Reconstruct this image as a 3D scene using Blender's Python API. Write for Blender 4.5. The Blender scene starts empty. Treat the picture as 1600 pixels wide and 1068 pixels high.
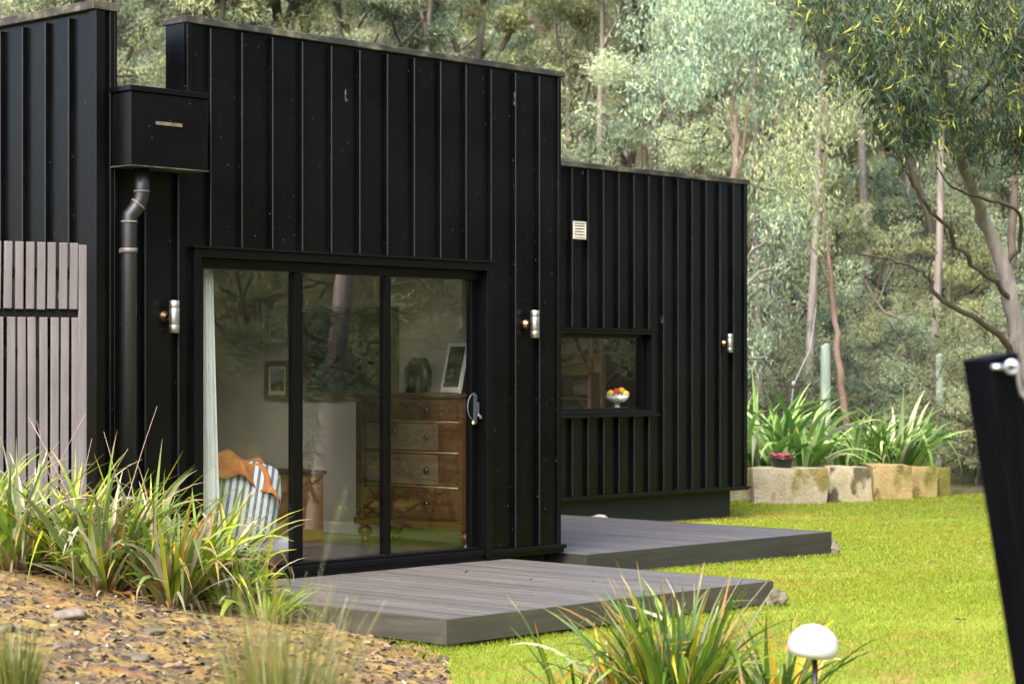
import bpy, bmesh, math, random
import numpy as np
from mathutils import Vector, Matrix
R = math.radians
scene = bpy.context.scene
COL = scene.collection

# ------------------------------------------------------------------ camera model (measured from the photograph)
FPX, YH, EYE = 3365.0, 576.5, 1.45
ANG = R(43.51)
FW = np.array([math.cos(ANG), math.sin(ANG), 0.0])
RT = np.array([math.sin(ANG), -math.cos(ANG), 0.0])

def at(px, py, d):
    """world point that stands d metres in front of the viewpoint on the sight line of a photo pixel"""
    p = np.array([0, 0, EYE]) + d * (FW + (px - 800) / FPX * RT + np.array([0, 0, -(py - YH) / FPX]))
    return Vector(p)

def flat(px, d):
    p = d * (FW + (px - 800) / FPX * RT)
    return float(p[0]), float(p[1])

# ------------------------------------------------------------------ tags
def tag(o, label=None, cat=None, group=None, kind=None):
    if label: o['label'] = label
    if cat: o['category'] = cat
    if group: o['group'] = group
    if kind: o['kind'] = kind
    return o

def empty(name, loc=(0, 0, 0), rz=0.0, **kw):
    o = bpy.data.objects.new(name, None)
    o.empty_display_size = 0.2
    COL.objects.link(o)
    o.location = loc
    o.rotation_euler = (0, 0, rz)
    tag(o, **kw)
    return o

def link_mesh(name, me, mat=None, parent=None, smooth=False, **kw):
    o = bpy.data.objects.new(name, me)
    COL.objects.link(o)
    if mat is not None and len(me.materials) == 0: me.materials.append(mat)
    if smooth: me.shade_smooth()
    if parent is not None: o.parent = parent
    tag(o, **kw)
    return o

# ------------------------------------------------------------------ mesh builder
class MB:
    def __init__(s): s.bm = bmesh.new()
    def _bev(s, verts, w, seg=2):
        es = set()
        for v in verts:
            for e in v.link_edges: es.add(e)
        bmesh.ops.bevel(s.bm, geom=list(es), offset=w, segments=seg, affect='EDGES', profile=0.5)
    def box(s, x0, x1, y0, y1, z0, z1, bev=0.0, mat=None, seg=2):
        r = bmesh.ops.create_cube(s.bm, size=1.0)
        vs = r['verts']
        M = Matrix.Translation(((x0 + x1) / 2, (y0 + y1) / 2, (z0 + z1) / 2)) @ Matrix.Diagonal((abs(x1 - x0), abs(y1 - y0), abs(z1 - z0), 1))
        if mat is not None: M = mat @ M
        bmesh.ops.transform(s.bm, matrix=M, verts=vs)
        if bev > 0: s._bev(vs, bev, seg)
        return s
    def tube(s, pts, rad, n=10, cap=True):
        pts = [Vector(p) for p in pts]
        if not hasattr(rad, '__len__'): rad = [rad] * len(pts)
        rings = []
        up = None
        for i, p in enumerate(pts):
            a = pts[max(i - 1, 0)]; b = pts[min(i + 1, len(pts) - 1)]
            t = (b - a).normalized()
            if up is None:
                up = Vector((0, 0, 1)) if abs(t.z) < 0.9 else Vector((1, 0, 0))
            u = (up - t * up.dot(t)).normalized(); w = t.cross(u); up = u
            rings.append([s.bm.verts.new(p + (u * math.cos(k / n * 2 * math.pi) + w * math.sin(k / n * 2 * math.pi)) * rad[i]) for k in range(n)])
        for a, b in zip(rings, rings[1:]):
            for k in range(n):
                f = s.bm.faces.new((a[k], a[(k + 1) % n], b[(k + 1) % n], b[k])); f.smooth = True
        if cap:
            s.bm.faces.new(rings[0][::-1]); s.bm.faces.new(rings[-1])
        return s
    def lathe(s, prof, n=24, M=None):
        M = M or Matrix()
        rings = []
        for r, z in prof:
            if r < 1e-6: rings.append([s.bm.verts.new(M @ Vector((0, 0, z)))])
            else: rings.append([s.bm.verts.new(M @ Vector((r * math.cos(k / n * 2 * math.pi), r * math.sin(k / n * 2 * math.pi), z))) for k in range(n)])
        for a, b in zip(rings, rings[1:]):
            for k in range(n):
                A = [a[k % len(a)], a[(k + 1) % len(a)]] if len(a) > 1 else [a[0]]
                B = [b[(k + 1) % len(b)], b[k % len(b)]] if len(b) > 1 else [b[0]]
                if len(A) + len(B) >= 3:
                    f = s.bm.faces.new(A + B); f.smooth = True
        return s
    def blob(s, c, rx, ry, rz, seed=0, amp=0.15, sub=3, freq=2.0, M=None, flat_bottom=None):
        r = bmesh.ops.create_icosphere(s.bm, subdivisions=sub, radius=1.0)
        rg = random.Random(seed)
        ph = [(rg.uniform(0, 6.3), Vector((rg.gauss(0, 1), rg.gauss(0, 1), rg.gauss(0, 1))) * freq * (1 + 0.6 * i)) for i in range(5)]
        for v in r['verts']:
            d = v.co.normalized()
            k = 1 + amp * sum(math.sin(d.dot(f) + p) / (1 + 0.5 * i) for i, (p, f) in enumerate(ph)) * 0.6
            q = Vector((d.x * rx * k, d.y * ry * k, d.z * rz * k))
            if M is not None: q = M @ q
            v.co = Vector(c) + q
        for f in s.bm.faces: f.smooth = True
        return s
    def build(s, name, mat, parent=None, **kw):
        bmesh.ops.recalc_face_normals(s.bm, faces=s.bm.faces[:])
        me = bpy.data.meshes.new(name)
        s.bm.to_mesh(me); s.bm.free()
        return link_mesh(name, me, mat, parent, **kw)

def np_mesh(name, V, F, col=None, smooth=False):
    """V (n,3), F (m,k) with k 3 or 4, col (n,3) colours the things themselves have"""
    V = np.asarray(V, dtype=np.float32); F = np.asarray(F, dtype=np.int32)
    me = bpy.data.meshes.new(name)
    m, k = F.shape
    me.vertices.add(len(V)); me.vertices.foreach_set('co', V.ravel())
    me.loops.add(m * k); me.loops.foreach_set('vertex_index', F.ravel())
    me.polygons.add(m); me.polygons.foreach_set('loop_start', np.arange(0, m * k, k, dtype=np.int32))
    me.update(calc_edges=True)
    if smooth: me.polygons.foreach_set('use_smooth', np.ones(m, dtype=bool))
    if col is not None:
        a = me.color_attributes.new('tint', 'FLOAT_COLOR', 'POINT')
        c = np.ones((len(V), 4), dtype=np.float32); c[:, :3] = col
        a.data.foreach_set('color', c.ravel())
    return me

# ------------------------------------------------------------------ materials
TONE = 0.68          # common albedo level of painted, timber, stone and ground surfaces
class NT:
    def __init__(s, name):
        s.m = bpy.data.materials.new(name); s.m.use_nodes = True
        s.t = s.m.node_tree; s.n = s.t.nodes; s.l = s.t.links
        s.b = s.n['Principled BSDF']; s.out = s.n['Material Output']
    def N(s, typ, **kw):
        n = s.n.new(typ)
        for k, v in kw.items():
            if k.startswith('i_'): n.inputs[int(k[2:])].default_value = v
            elif k in n.inputs.keys() if hasattr(n.inputs, 'keys') else False: n.inputs[k].default_value = v
            else: setattr(n, k, v)
        return n
    def L(s, a, b): s.l.new(a, b)
    def coords(s, scale=(1, 1, 1), kind='Object', rot=(0, 0, 0)):
        tc = s.N('ShaderNodeTexCoord'); mp = s.N('ShaderNodeMapping')
        mp.inputs['Scale'].default_value = scale; mp.inputs['Rotation'].default_value = rot
        s.L(tc.outputs[kind], mp.inputs['Vector']); return mp.outputs['Vector']
    def noise(s, vec, scale, detail=4, rough=0.55):
        n = s.N('ShaderNodeTexNoise'); n.inputs['Scale'].default_value = scale
        n.inputs['Detail'].default_value = detail; n.inputs['Roughness'].default_value = rough
        s.L(vec, n.inputs['Vector']); return n.outputs['Fac']
    def ramp(s, fac, stops, interp='LINEAR'):
        r = s.N('ShaderNodeValToRGB'); cr = r.color_ramp; cr.interpolation = interp
        while len(cr.elements) < len(stops): cr.elements.new(0.5)
        for e, (p, c) in zip(cr.elements, stops):
            e.position = p; e.color = (c, c, c, 1) if not hasattr(c, '__len__') else (*c, 1)
        s.L(fac, r.inputs['Fac']); return r.outputs['Color']
    def mix(s, fac, a, b, mode='MIX'):
        m = s.N('ShaderNodeMix', data_type='RGBA', blend_type=mode)
        for sock, v in ((m.inputs['Factor'], fac), (m.inputs['A'], a), (m.inputs['B'], b)):
            if hasattr(v, 'is_linked'): s.L(v, sock)
            elif hasattr(v, '__len__'): sock.default_value = (*v, 1)
            else:
                sock.default_value = v if sock.type == 'VALUE' else (v, v, v, 1)
        return m.outputs['Result']
    def mixc(s, fac, a, b, mode='MIX'):
        m = s.N('ShaderNodeMix', data_type='RGBA', blend_type=mode)
        F, A, B = m.inputs[0], m.inputs[6], m.inputs[7]
        for sock, v in ((F, fac), (A, a), (B, b)):
            if hasattr(v, 'is_linked'): s.L(v, sock)
            elif hasattr(v, '__len__'): sock.default_value = (*v, 1)
            else: sock.default_value = v
        return m.outputs[2]
    def bump(s, h, strength=0.3, dist=0.01):
        b = s.N('ShaderNodeBump'); b.inputs['Strength'].default_value = strength; b.inputs['Distance'].default_value = dist
        s.L(h, b.inputs['Height']); s.L(b.outputs['Normal'], s.b.inputs['Normal'])
    def set(s, color=None, rough=None, metal=None, spec=None, tone=TONE):
        if color is not None:
            if hasattr(color, 'is_linked'):
                if tone != 1: color = s.mixc(1.0, color, (tone, tone, tone), 'MULTIPLY')
                s.L(color, s.b.inputs['Base Color'])
            else: s.b.inputs['Base Color'].default_value = (*[k * tone for k in color], 1)
        if rough is not None:
            if hasattr(rough, 'is_linked'): s.L(rough, s.b.inputs['Roughness'])
            else: s.b.inputs['Roughness'].default_value = rough
        if metal is not None: s.b.inputs['Metallic'].default_value = metal
        if spec is not None: s.b.inputs['Specular IOR Level'].default_value = spec
        return s

def plain(name, color, rough=0.5, metal=0.0, spec=0.5, var=0.0, scale=6.0, bump=0.0, stretch=(1, 1, 1)):
    t = NT(name); t.set(color, rough, metal, spec)
    if var or bump:
        v = t.coords(stretch); n = t.noise(v, scale, 6)
        if var:
            c = t.ramp(n, [(0.3, tuple(x * (1 - var) for x in color)), (0.7, tuple(min(1, x * (1 + var)) for x in color))])
            t.set(c)
        if bump: t.bump(n, bump, 0.01)
    return t.m

def mat_black_metal():
    t = NT('black_steel_cladding')
    v = t.coords()
    big = t.noise(v, 1.3, 4)
    base = t.ramp(big, [(0.3, (0.0012, 0.0012, 0.0016)), (0.75, (0.0036, 0.0036, 0.0040))])
    # scattered dust specks, bird lime and rain splashes
    vo = t.N('ShaderNodeTexVoronoi'); vo.inputs['Scale'].default_value = 15.0; t.L(v, vo.inputs['Vector'])
    sp = t.ramp(vo.outputs['Distance'], [(0.0, 1.0), (0.06, 0.8), (0.10, 0.0)])
    pick = t.ramp(vo.outputs['Color'], [(0.52, 0.0), (0.7, 1.0)])
    k = t.mixc(1.0, sp, pick, 'MULTIPLY')
    vo2 = t.N('ShaderNodeTexVoronoi'); vo2.inputs['Scale'].default_value = 36.0; t.L(v, vo2.inputs['Vector'])
    sp2 = t.ramp(vo2.outputs['Distance'], [(0.0, 0.8), (0.12, 0.0)])
    pk2 = t.ramp(vo2.outputs['Color'], [(0.5, 0.0), (0.66, 1.0)])
    k2 = t.mixc(1.0, sp2, pk2, 'MULTIPLY')
    c = t.mixc(k, base, (0.065, 0.065, 0.067)); c = t.mixc(k2, c, (0.04, 0.04, 0.043))
    vo3 = t.N('ShaderNodeTexVoronoi'); vo3.inputs['Scale'].default_value = 3.2; t.L(t.coords((1.0, 1.0, 0.42)), vo3.inputs['Vector'])
    lime = t.mixc(1.0, t.ramp(vo3.outputs['Distance'], [(0.0, 0.9), (0.05, 0.5), (0.075, 0.0)]), t.ramp(t.noise(t.coords((60, 60, 16)), 1.0, 4), [(0.5, 0.0), (0.62, 1.0)]), 'MULTIPLY')
    c = t.mixc(lime, c, (0.20, 0.20, 0.19))
    # faint vertical wash streaks
    vs = t.coords((14, 14, 0.5)); st = t.ramp(t.noise(vs, 2.0, 5), [(0.58, 0.0), (0.78, 0.45)])
    c = t.mixc(st, c, (0.009, 0.009, 0.010))
    t.set(c, t.ramp(big, [(0.3, 0.24), (0.7, 0.36)]), 0.0, 0.17)
    t.bump(t.noise(v, 2.2, 2), 0.10, 0.02)
    return t.m

def mat_lichen_cap():
    t = NT('lichen_stained_flashing')
    v = t.coords((3.0, 3.0, 6.0)); n = t.noise(v, 1.3, 8, 0.7)
    n2 = t.noise(t.coords((22, 22, 3)), 1.0, 4)
    c = t.ramp(n, [(0.38, (0.006, 0.006, 0.006)), (0.48, (0.022, 0.020, 0.014)), (0.58, (0.10, 0.09, 0.05)), (0.70, (0.20, 0.185, 0.125))])
    c = t.mixc(t.ramp(n2, [(0.45, 0.0), (0.6, 0.65)]), c, (0.015, 0.015, 0.015))
    t.set(c, 0.75); t.bump(n, 0.3, 0.004); return t.m

def mat_deck(name, c0, c1, axis='Y', lich=0.0):
    t = NT(name)
    st = {'X': (0.6, 9, 9), 'Y': (9, 0.6, 9)}[axis]
    v = t.coords(st); n = t.noise(v, 3.0, 8, 0.65)
    n2 = t.noise(t.coords({'X': (0.2, 3.5, 1), 'Y': (3.5, 0.2, 1)}[axis]), 2.0, 3)
    c = t.ramp(n, [(0.3, c0), (0.7, c1)])
    c = t.mixc(t.ramp(n2, [(0.35, 0.0), (0.7, 0.45)]), c, tuple(x * 0.55 for x in c0))
    if axis == 'Y':
        sp = t.N('ShaderNodeSeparateXYZ'); t.L(t.coords(), sp.inputs[0]); dv = t.N('ShaderNodeMath', operation='MULTIPLY_ADD'); t.L(sp.outputs[0], dv.inputs[0]); dv.inputs[1].default_value = 1 / 0.137; dv.inputs[2].default_value = -0.022 / 0.137
        fl = t.N('ShaderNodeMath', operation='FLOOR'); t.L(dv.outputs[0], fl.inputs[0]); wn = t.N('ShaderNodeTexWhiteNoise', noise_dimensions='1D'); t.L(fl.outputs[0], wn.inputs['W'])
        c = t.mixc(1.0, c, t.ramp(wn.outputs['Value'], [(0.0, (0.80, 0.80, 0.82)), (1.0, (1.12, 1.10, 1.06))]), 'MULTIPLY')
        dirt = t.ramp(t.noise(t.coords(), 1.4, 6, 0.7), [(0.54, 0.0), (0.74, 0.3)]); c = t.mixc(dirt, c, (0.05, 0.045, 0.035))
    if lich:
        n3 = t.noise(t.coords(), 2.5, 6); c = t.mixc(t.ramp(n3, [(0.5, 0.0), (0.7, lich)]), c, (0.12, 0.12, 0.075))
    t.set(c, t.ramp(n, [(0.3, 0.45), (0.7, 0.62)]), 0, 0.5); t.bump(n, 0.25, 0.004); return t.m

def mat_wood(name, c0, c1, axis='Z', rough=0.6, scale=3.0, knots=True):
    t = NT(name)
    st = {'X': (0.5, 8, 8), 'Y': (8, 0.5, 8), 'Z': (8, 8, 0.5)}[axis]
    v = t.coords(st); n = t.noise(v, scale, 8, 0.65)
    c = t.ramp(n, [(0.28, c0), (0.72, c1)])
    if knots:
        k = t.noise(t.coords(), 1.7, 3); c = t.mixc(t.ramp(k, [(0.4, 0.0), (0.75, 0.5)]), c, tuple(x * 0.6 for x in c0))
    t.set(c, rough); t.bump(n, 0.25, 0.003); return t.m

def mat_glass(name, f0=0.085, tint=(0.95, 0.955, 0.94)):
    t = NT(name)
    lw = t.N('ShaderNodeLayerWeight'); lw.inputs['Blend'].default_value = 0.5
    p = t.N('ShaderNodeMath', operation='POWER'); t.L(lw.outputs['Facing'], p.inputs[0]); p.inputs[1].default_value = 5.0
    m = t.N('ShaderNodeMath', operation='MULTIPLY_ADD'); t.L(p.outputs[0], m.inputs[0]); m.inputs[1].default_value = 1 - f0; m.inputs[2].default_value = f0
    tr = t.N('ShaderNodeBsdfTransparent'); tr.inputs['Color'].default_value = (*tint, 1)
    gl = t.N('ShaderNodeBsdfGlossy'); gl.inputs['Roughness'].default_value = 0.012
    b = t.N('ShaderNodeBump'); b.inputs['Strength'].default_value = 0.02; b.inputs['Distance'].default_value = 0.02
    t.L(t.noise(t.coords(), 1.1, 2), b.inputs['Height']); t.L(b.outputs['Normal'], gl.inputs['Normal'])
    mx = t.N('ShaderNodeMixShader'); t.L(m.outputs[0], mx.inputs[0]); t.L(tr.outputs[0], mx.inputs[1]); t.L(gl.outputs[0], mx.inputs[2])
    t.L(mx.outputs[0], t.out.inputs['Surface']); return t.m

def mat_leaf(name, gain=(1, 1, 1), trans=0.35, rough=0.45, spec=0.4, objvar=0.18):
    t = NT(name)
    a = t.N('ShaderNodeAttribute', attribute_name='tint')
    c = t.mixc(1.0, a.outputs['Color'], gain, 'MULTIPLY')
    if objvar:
        oi = t.N('ShaderNodeObjectInfo')
        warm = t.ramp(oi.outputs['Random'], [(0.0, (1 - objvar, 1, 1 + objvar * 0.8)), (0.5, (1, 1, 1)), (1.0, (1 + objvar * 0.9, 1 + objvar * 0.7, 1 - objvar * 0.6))])
        c = t.mixc(1.0, c, warm, 'MULTIPLY')
        vr = t.N('ShaderNodeMath', operation='FRACT'); mu = t.N('ShaderNodeMath', operation='MULTIPLY'); t.L(oi.outputs['Random'], mu.inputs[0]); mu.inputs[1].default_value = 17.3; t.L(mu.outputs[0], vr.inputs[0])
        c = t.mixc(1.0, c, t.ramp(vr.outputs[0], [(0.0, 0.55), (1.0, 1.3)]), 'MULTIPLY')
    t.set(c, rough, 0, spec, 1)
    tl = t.N('ShaderNodeBsdfTranslucent'); t.L(c, tl.inputs['Color'])
    mx = t.N('ShaderNodeMixShader'); mx.inputs[0].default_value = trans
    t.L(t.b.outputs[0], mx.inputs[1]); t.L(tl.outputs[0], mx.inputs[2]); t.L(mx.outputs[0], t.out.inputs['Surface'])
    return t.m

def mat_bark(name, c0, c1, c2, patch=(0.45, 0.6)):
    t = NT(name)
    v = t.coords((7, 7, 0.8)); n = t.noise(v, 1.6, 7, 0.65)
    c = t.ramp(n, [(0.3, c0), (0.7, c1)])
    n2 = t.noise(t.coords((1.2, 1.2, 0.35)), 1.3, 4)
    c = t.mixc(t.ramp(n2, [(patch[0], 0.0), (patch[1], 1.0)]), c, c2)
    t.set(c, 0.85, 0, 0.25); t.bump(n, 0.5, 0.03); return t.m

def mat_ground_lawn():
    t = NT('mossy_lawn')
    v = t.coords()
    n = t.noise(v, 0.75, 6, 0.6); f = t.noise(v, 38.0, 6, 0.7); m = t.noise(v, 5.0, 6, 0.65)
    c = t.ramp(f, [(0.3, (0.11, 0.155, 0.014)), (0.55, (0.205, 0.275, 0.024)), (0.78, (0.30, 0.35, 0.045))])
    c = t.mixc(t.ramp(n, [(0.42, 0.0), (0.66, 0.45)]), c, (0.25, 0.26, 0.03))
    worn = t.N('ShaderNodeMath', operation='MULTIPLY')
    t.L(t.ramp(m, [(0.49, 0.0), (0.58, 1.0)]), worn.inputs[0]); t.L(t.ramp(t.noise(v, 0.45, 3), [(0.42, 0.0), (0.58, 1.0)]), worn.inputs[1])
    c = t.mixc(worn.outputs[0], c, (0.30, 0.16, 0.06))
    t.set(c, 0.9, 0, 0.15); t.bump(f, 0.6, 0.02); return t.m

def mat_ground_bank():
    t = NT('mossy_mulch')
    v = t.coords()
    n = t.noise(v, 2.1, 8, 0.68); f = t.noise(v, 24.0, 8, 0.72); m = t.noise(v, 6.5, 6, 0.65)
    moss = t.ramp(f, [(0.3, (0.19, 0.125, 0.042)), (0.55, (0.40, 0.28, 0.095)), (0.75, (0.50, 0.38, 0.17))])
    soil = t.ramp(f, [(0.32, (0.04, 0.028, 0.02)), (0.55, (0.19, 0.14, 0.095)), (0.74, (0.42, 0.35, 0.27))])
    c = t.mixc(t.ramp(m, [(0.44, 0.0), (0.56, 1.0)]), moss, soil)
    c = t.mixc(t.ramp(n, [(0.55, 0.0), (0.68, 0.8)]), c, (0.17, 0.15, 0.025))
    c = t.mixc(t.ramp(t.noise(v, 3.6, 5), [(0.60, 0.0), (0.70, 0.7)]), c, (0.33, 0.15, 0.06))
    t.set(c, 0.95, 0, 0.1); t.bump(f, 1.0, 0.035); return t.m

def mat_forest_floor():
    t = NT('forest_litter')
    v = t.coords(); n = t.noise(v, 0.5, 7, 0.65); f = t.noise(v, 7.0, 7, 0.7)
    c = t.ramp(f, [(0.3, (0.04, 0.028, 0.018)), (0.7, (0.15, 0.11, 0.07))])
    c = t.mixc(t.ramp(n, [(0.42, 0.0), (0.6, 0.8)]), c, (0.075, 0.095, 0.03))
    t.set(c, 0.95, 0, 0.1); t.bump(f, 0.8, 0.1); return t.m

def mat_sandstone(name, c0, c1, stain, sfac, moss):
    t = NT(name)
    v = t.coords(); n = t.noise(v, 3.0, 8, 0.65); f = t.noise(v, 30, 6, 0.7)
    c = t.ramp(n, [(0.3, c0), (0.7, c1)])
    c = t.mixc(t.ramp(t.noise(t.coords((1, 1, 0.5)), 3.3, 6), [(sfac, 0.0), (sfac + 0.06, 0.9)]), c, stain)
    c = t.mixc(t.ramp(t.noise(t.coords((1.3, 1, 0.9)), 2.2, 6), [(moss, 0.0), (moss + 0.14, 0.75)]), c, (0.21, 0.20, 0.04))
    c = t.mixc(0.35, c, t.ramp(f, [(0.3, (0.3, 0.3, 0.3)), (0.7, (1, 1, 1))]), 'MULTIPLY')
    t.set(c, 0.92, 0, 0.2); t.bump(f, 0.8, 0.05); return t.m

MAT = {}
def mats():
    M = MAT
    M['black'] = mat_black_metal()
    M['cap'] = mat_lichen_cap()
    M['frame'] = plain('black_aluminium', (0.002, 0.0021, 0.0026), 0.3, 0, 0.2, 0.2, 3.0)
    M['recess'] = plain('black_base_board', (0.003, 0.003, 0.0028), 0.7, 0, 0.15, 0.3, 4.0)
    M['plinth'] = plain('dark_plinth_paint', (0.007, 0.0074, 0.0066), 0.6, 0, 0.25, 0.35, 3.0, 0.1)
    M['pipe'] = plain('weathered_black_pipe', (0.006, 0.006, 0.0075), 0.42, 0, 0.5, 0.5, 5.0, 0, (1, 1, 0.25))
    M['pipe_collar'] = plain('dusty_pipe_collar', (0.13, 0.12, 0.095), 0.6, 0, 0.4, 0.4, 20)
    M['raw_edge'] = plain('tarnished_bare_metal', (0.36, 0.27, 0.20), 0.35, 0.7, 0.5, 0.3, 20)
    M['steel'] = plain('brushed_steel', (0.50, 0.48, 0.46), 0.42, 1.0, 0.5, 0.12, 12, 0, (6, 6, 0.4))
    M['copper'] = plain('copper_mount', (0.62, 0.36, 0.2), 0.32, 1.0, 0.5, 0.15, 14)
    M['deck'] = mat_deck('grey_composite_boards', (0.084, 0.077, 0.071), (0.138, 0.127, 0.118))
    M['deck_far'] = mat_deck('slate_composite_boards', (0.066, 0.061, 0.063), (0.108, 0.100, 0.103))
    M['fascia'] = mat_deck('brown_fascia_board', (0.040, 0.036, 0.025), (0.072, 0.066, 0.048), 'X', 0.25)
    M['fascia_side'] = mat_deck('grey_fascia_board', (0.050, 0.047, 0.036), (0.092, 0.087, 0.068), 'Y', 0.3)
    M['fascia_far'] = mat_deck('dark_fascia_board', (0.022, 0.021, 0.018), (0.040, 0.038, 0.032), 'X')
    M['stump'] = plain('grey_stump', (0.24, 0.22, 0.18), 0.9, 0, 0.2, 0.3, 8, 0.4)
    M['slat'] = mat_wood('weathered_timber_slats', (0.115, 0.100, 0.098), (0.195, 0.172, 0.170), 'Z', 0.8, 3.0)
    M['vent'] = plain('beige_vent', (0.50, 0.47, 0.38), 0.6, 0, 0.4, 0.15, 12)
    M['glass'] = mat_glass('window_glass', 0.078)
    M['glass_rear'] = mat_glass('rear_window_glass', 0.12)
    M['plaster'] = plain('beige_plaster', (0.62, 0.58, 0.50), 0.9, 0, 0.2, 0.05, 2)
    M['tan'] = plain('tan_plaster', (0.62, 0.47, 0.27), 0.9, 0, 0.2, 0.1, 2)
    M['ceiling'] = plain('white_ceiling', (0.75, 0.74, 0.70), 0.9)
    M['floor'] = mat_wood('dark_timber_floor', (0.06, 0.045, 0.035), (0.11, 0.085, 0.065), 'X', 0.25)
    M['curtain'] = plain('pale_green_linen', (0.98, 1.05, 0.96), 0.9, 0, 0.2, 0.06, 8)
    M['sheet'] = plain('white_bed_linen', (0.78, 0.79, 0.80), 0.9, 0, 0.2, 0.04, 6, 0.15)
    M['orange_cloth'] = plain('orange_brown_cloth', (0.50, 0.19, 0.06), 0.85, 0, 0.25, 0.15, 9, 0.2)
    M['chest'] = mat_wood('walnut_veneer', (0.050, 0.019, 0.007), (0.12, 0.047, 0.016), 'Y', 0.35, 2.2)
    M['chest_light'] = mat_wood('pale_walnut', (0.14, 0.065, 0.028), (0.22, 0.11, 0.05), 'Y', 0.4, 2.2)
    M['panel_wood'] = mat_wood('stencilled_crate_wood', (0.10, 0.06, 0.035), (0.17, 0.11, 0.065), 'Y', 0.6, 2.2)
    M['cabinet'] = mat_wood('orange_timber', (0.20, 0.075, 0.025), (0.33, 0.135, 0.045), 'X', 0.45)
    M['pine'] = mat_wood('pine_shelving', (0.30, 0.17, 0.07), (0.45, 0.28, 0.12), 'X', 0.5)
    M['dark_knob'] = plain('dark_knob', (0.02, 0.018, 0.016), 0.2, 0, 0.6)
    M['ink'] = plain('stencil_ink', (0.03, 0.022, 0.018), 0.9)
    M['gilt'] = mat_wood('dark_gilt_frame', (0.10, 0.065, 0.03), (0.19, 0.125, 0.06), 'X', 0.45, 6)
    M['cream'] = plain('cream_mount', (0.66, 0.62, 0.52), 0.9)
    M['white_paint'] = plain('white_paint', (0.80, 0.80, 0.77), 0.45, 0, 0.5, 0.05, 6)
    M['bronze'] = plain('dark_bronze', (0.018, 0.017, 0.016), 0.35, 0.2, 0.5, 0.3, 9)
    M['lamp_white'] = plain('white_opal_plastic', (0.50, 0.50, 0.495), 0.28, 0, 0.5, 0.03, 12)
    M['black_paint'] = plain('black_stake', (0.012, 0.012, 0.013), 0.45, 0, 0.5, 0.3, 9)
    M['post'] = plain('black_painted_timber', (0.0022, 0.0022, 0.0036), 0.6, 0, 0.04, 0.4, 5, 0.15, (6, 6, 0.6))
    M['galv'] = plain('galvanised_steel', (0.70, 0.72, 0.76), 0.28, 0.9, 0.5, 0.15, 40)
    M['rock'] = plain('pale_rock', (0.33, 0.295, 0.245), 0.9, 0, 0.25, 0.45, 6, 0.6)
    M['rock_bank'] = plain('tan_bank_stone', (0.20, 0.17, 0.13), 0.9, 0, 0.2, 0.45, 9, 0.6)
    M['rock_dark'] = plain('lichen_rock', (0.13, 0.112, 0.08), 0.9, 0, 0.25, 0.6, 7, 0.7)
    M['pale_post'] = plain('lichened_timber_post', (0.21, 0.265, 0.21), 0.9, 0, 0.2, 0.25, 5, 0.4, (4, 4, 0.6))
    M['bowl_black'] = plain('black_glazed_bowl', (0.013, 0.012, 0.012), 0.25, 0, 0.6)
    M['pink'] = plain('pink_petals', (0.42, 0.06, 0.075), 0.7, 0, 0.3, 0.3, 30)
    M['porcelain'] = plain('white_porcelain', (0.80, 0.81, 0.78), 0.2, 0, 0.5)
    M['green_rim'] = plain('green_glaze', (0.24, 0.48, 0.38), 0.25)
    M['fr_orange'] = plain('orange_peel', (0.75, 0.30, 0.02), 0.45, 0, 0.5, 0.1, 30, 0.2)
    M['fr_yellow'] = plain('yellow_peel', (0.80, 0.50, 0.05), 0.4, 0, 0.5, 0.12, 12)
    M['fr_red'] = plain('red_skin', (0.52, 0.03, 0.03), 0.3, 0, 0.5, 0.3, 9)
    M['fr_dark'] = plain('dark_green_skin', (0.03, 0.05, 0.03), 0.4)
    M['wire'] = plain('pale_cable', (0.22, 0.22, 0.22), 0.5, 0.3)
    M['bark_gum'] = mat_bark('pale_gum_bark', (0.13, 0.112, 0.095), (0.33, 0.29, 0.255), (0.15, 0.135, 0.10))
    M['bark_grey'] = mat_bark('grey_gum_bark', (0.09, 0.075, 0.062), (0.20, 0.172, 0.147), (0.13, 0.11, 0.085))
    M['bark_red'] = mat_bark('red_brown_stringybark', (0.10, 0.062, 0.045), (0.20, 0.125, 0.095), (0.24, 0.18, 0.14))
    M['bark_brown'] = mat_bark('brown_bark', (0.05, 0.036, 0.027), (0.11, 0.082, 0.062), (0.09, 0.075, 0.05))
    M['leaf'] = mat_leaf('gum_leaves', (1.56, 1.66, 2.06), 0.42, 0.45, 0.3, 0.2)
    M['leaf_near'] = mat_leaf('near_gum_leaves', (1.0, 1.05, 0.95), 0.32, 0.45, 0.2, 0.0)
    M['strap'] = mat_leaf('strap_leaves', (0.82, 0.82, 0.76), 0.34, 0.42, 0.28, 0.0)
    M['grass'] = mat_leaf('grass_blades', (0.71, 0.75, 0.34), 0.35, 0.55, 0.3, 0.0)
    M['litter'] = mat_leaf('dry_litter', (0.75, 0.75, 0.75), 0.05, 0.9, 0.15, 0.0)
    M['lawn'] = mat_ground_lawn(); M['bank'] = mat_ground_bank(); M['forest'] = mat_forest_floor()
mats()

# ------------------------------------------------------------------ terrain
def sstep(a, b, x):
    t = np.clip((x - a) / (b - a), 0, 1); return t * t * (3 - 2 * t)

def wob(x, y, s=1.0, seed=0):
    r = np.random.RandomState(seed); o = 0
    for i in range(5):
        a = r.uniform(0, 6.28); f = s * (1.7 ** i); p = r.uniform(0, 6.28)
        o = o + np.sin((x * math.cos(a) + y * math.sin(a)) * f + p) / (1.6 ** i)
    return o * 0.45

def cam_dl(x, y): return x * FW[0] + y * FW[1], x * RT[0] + y * RT[1]

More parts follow.
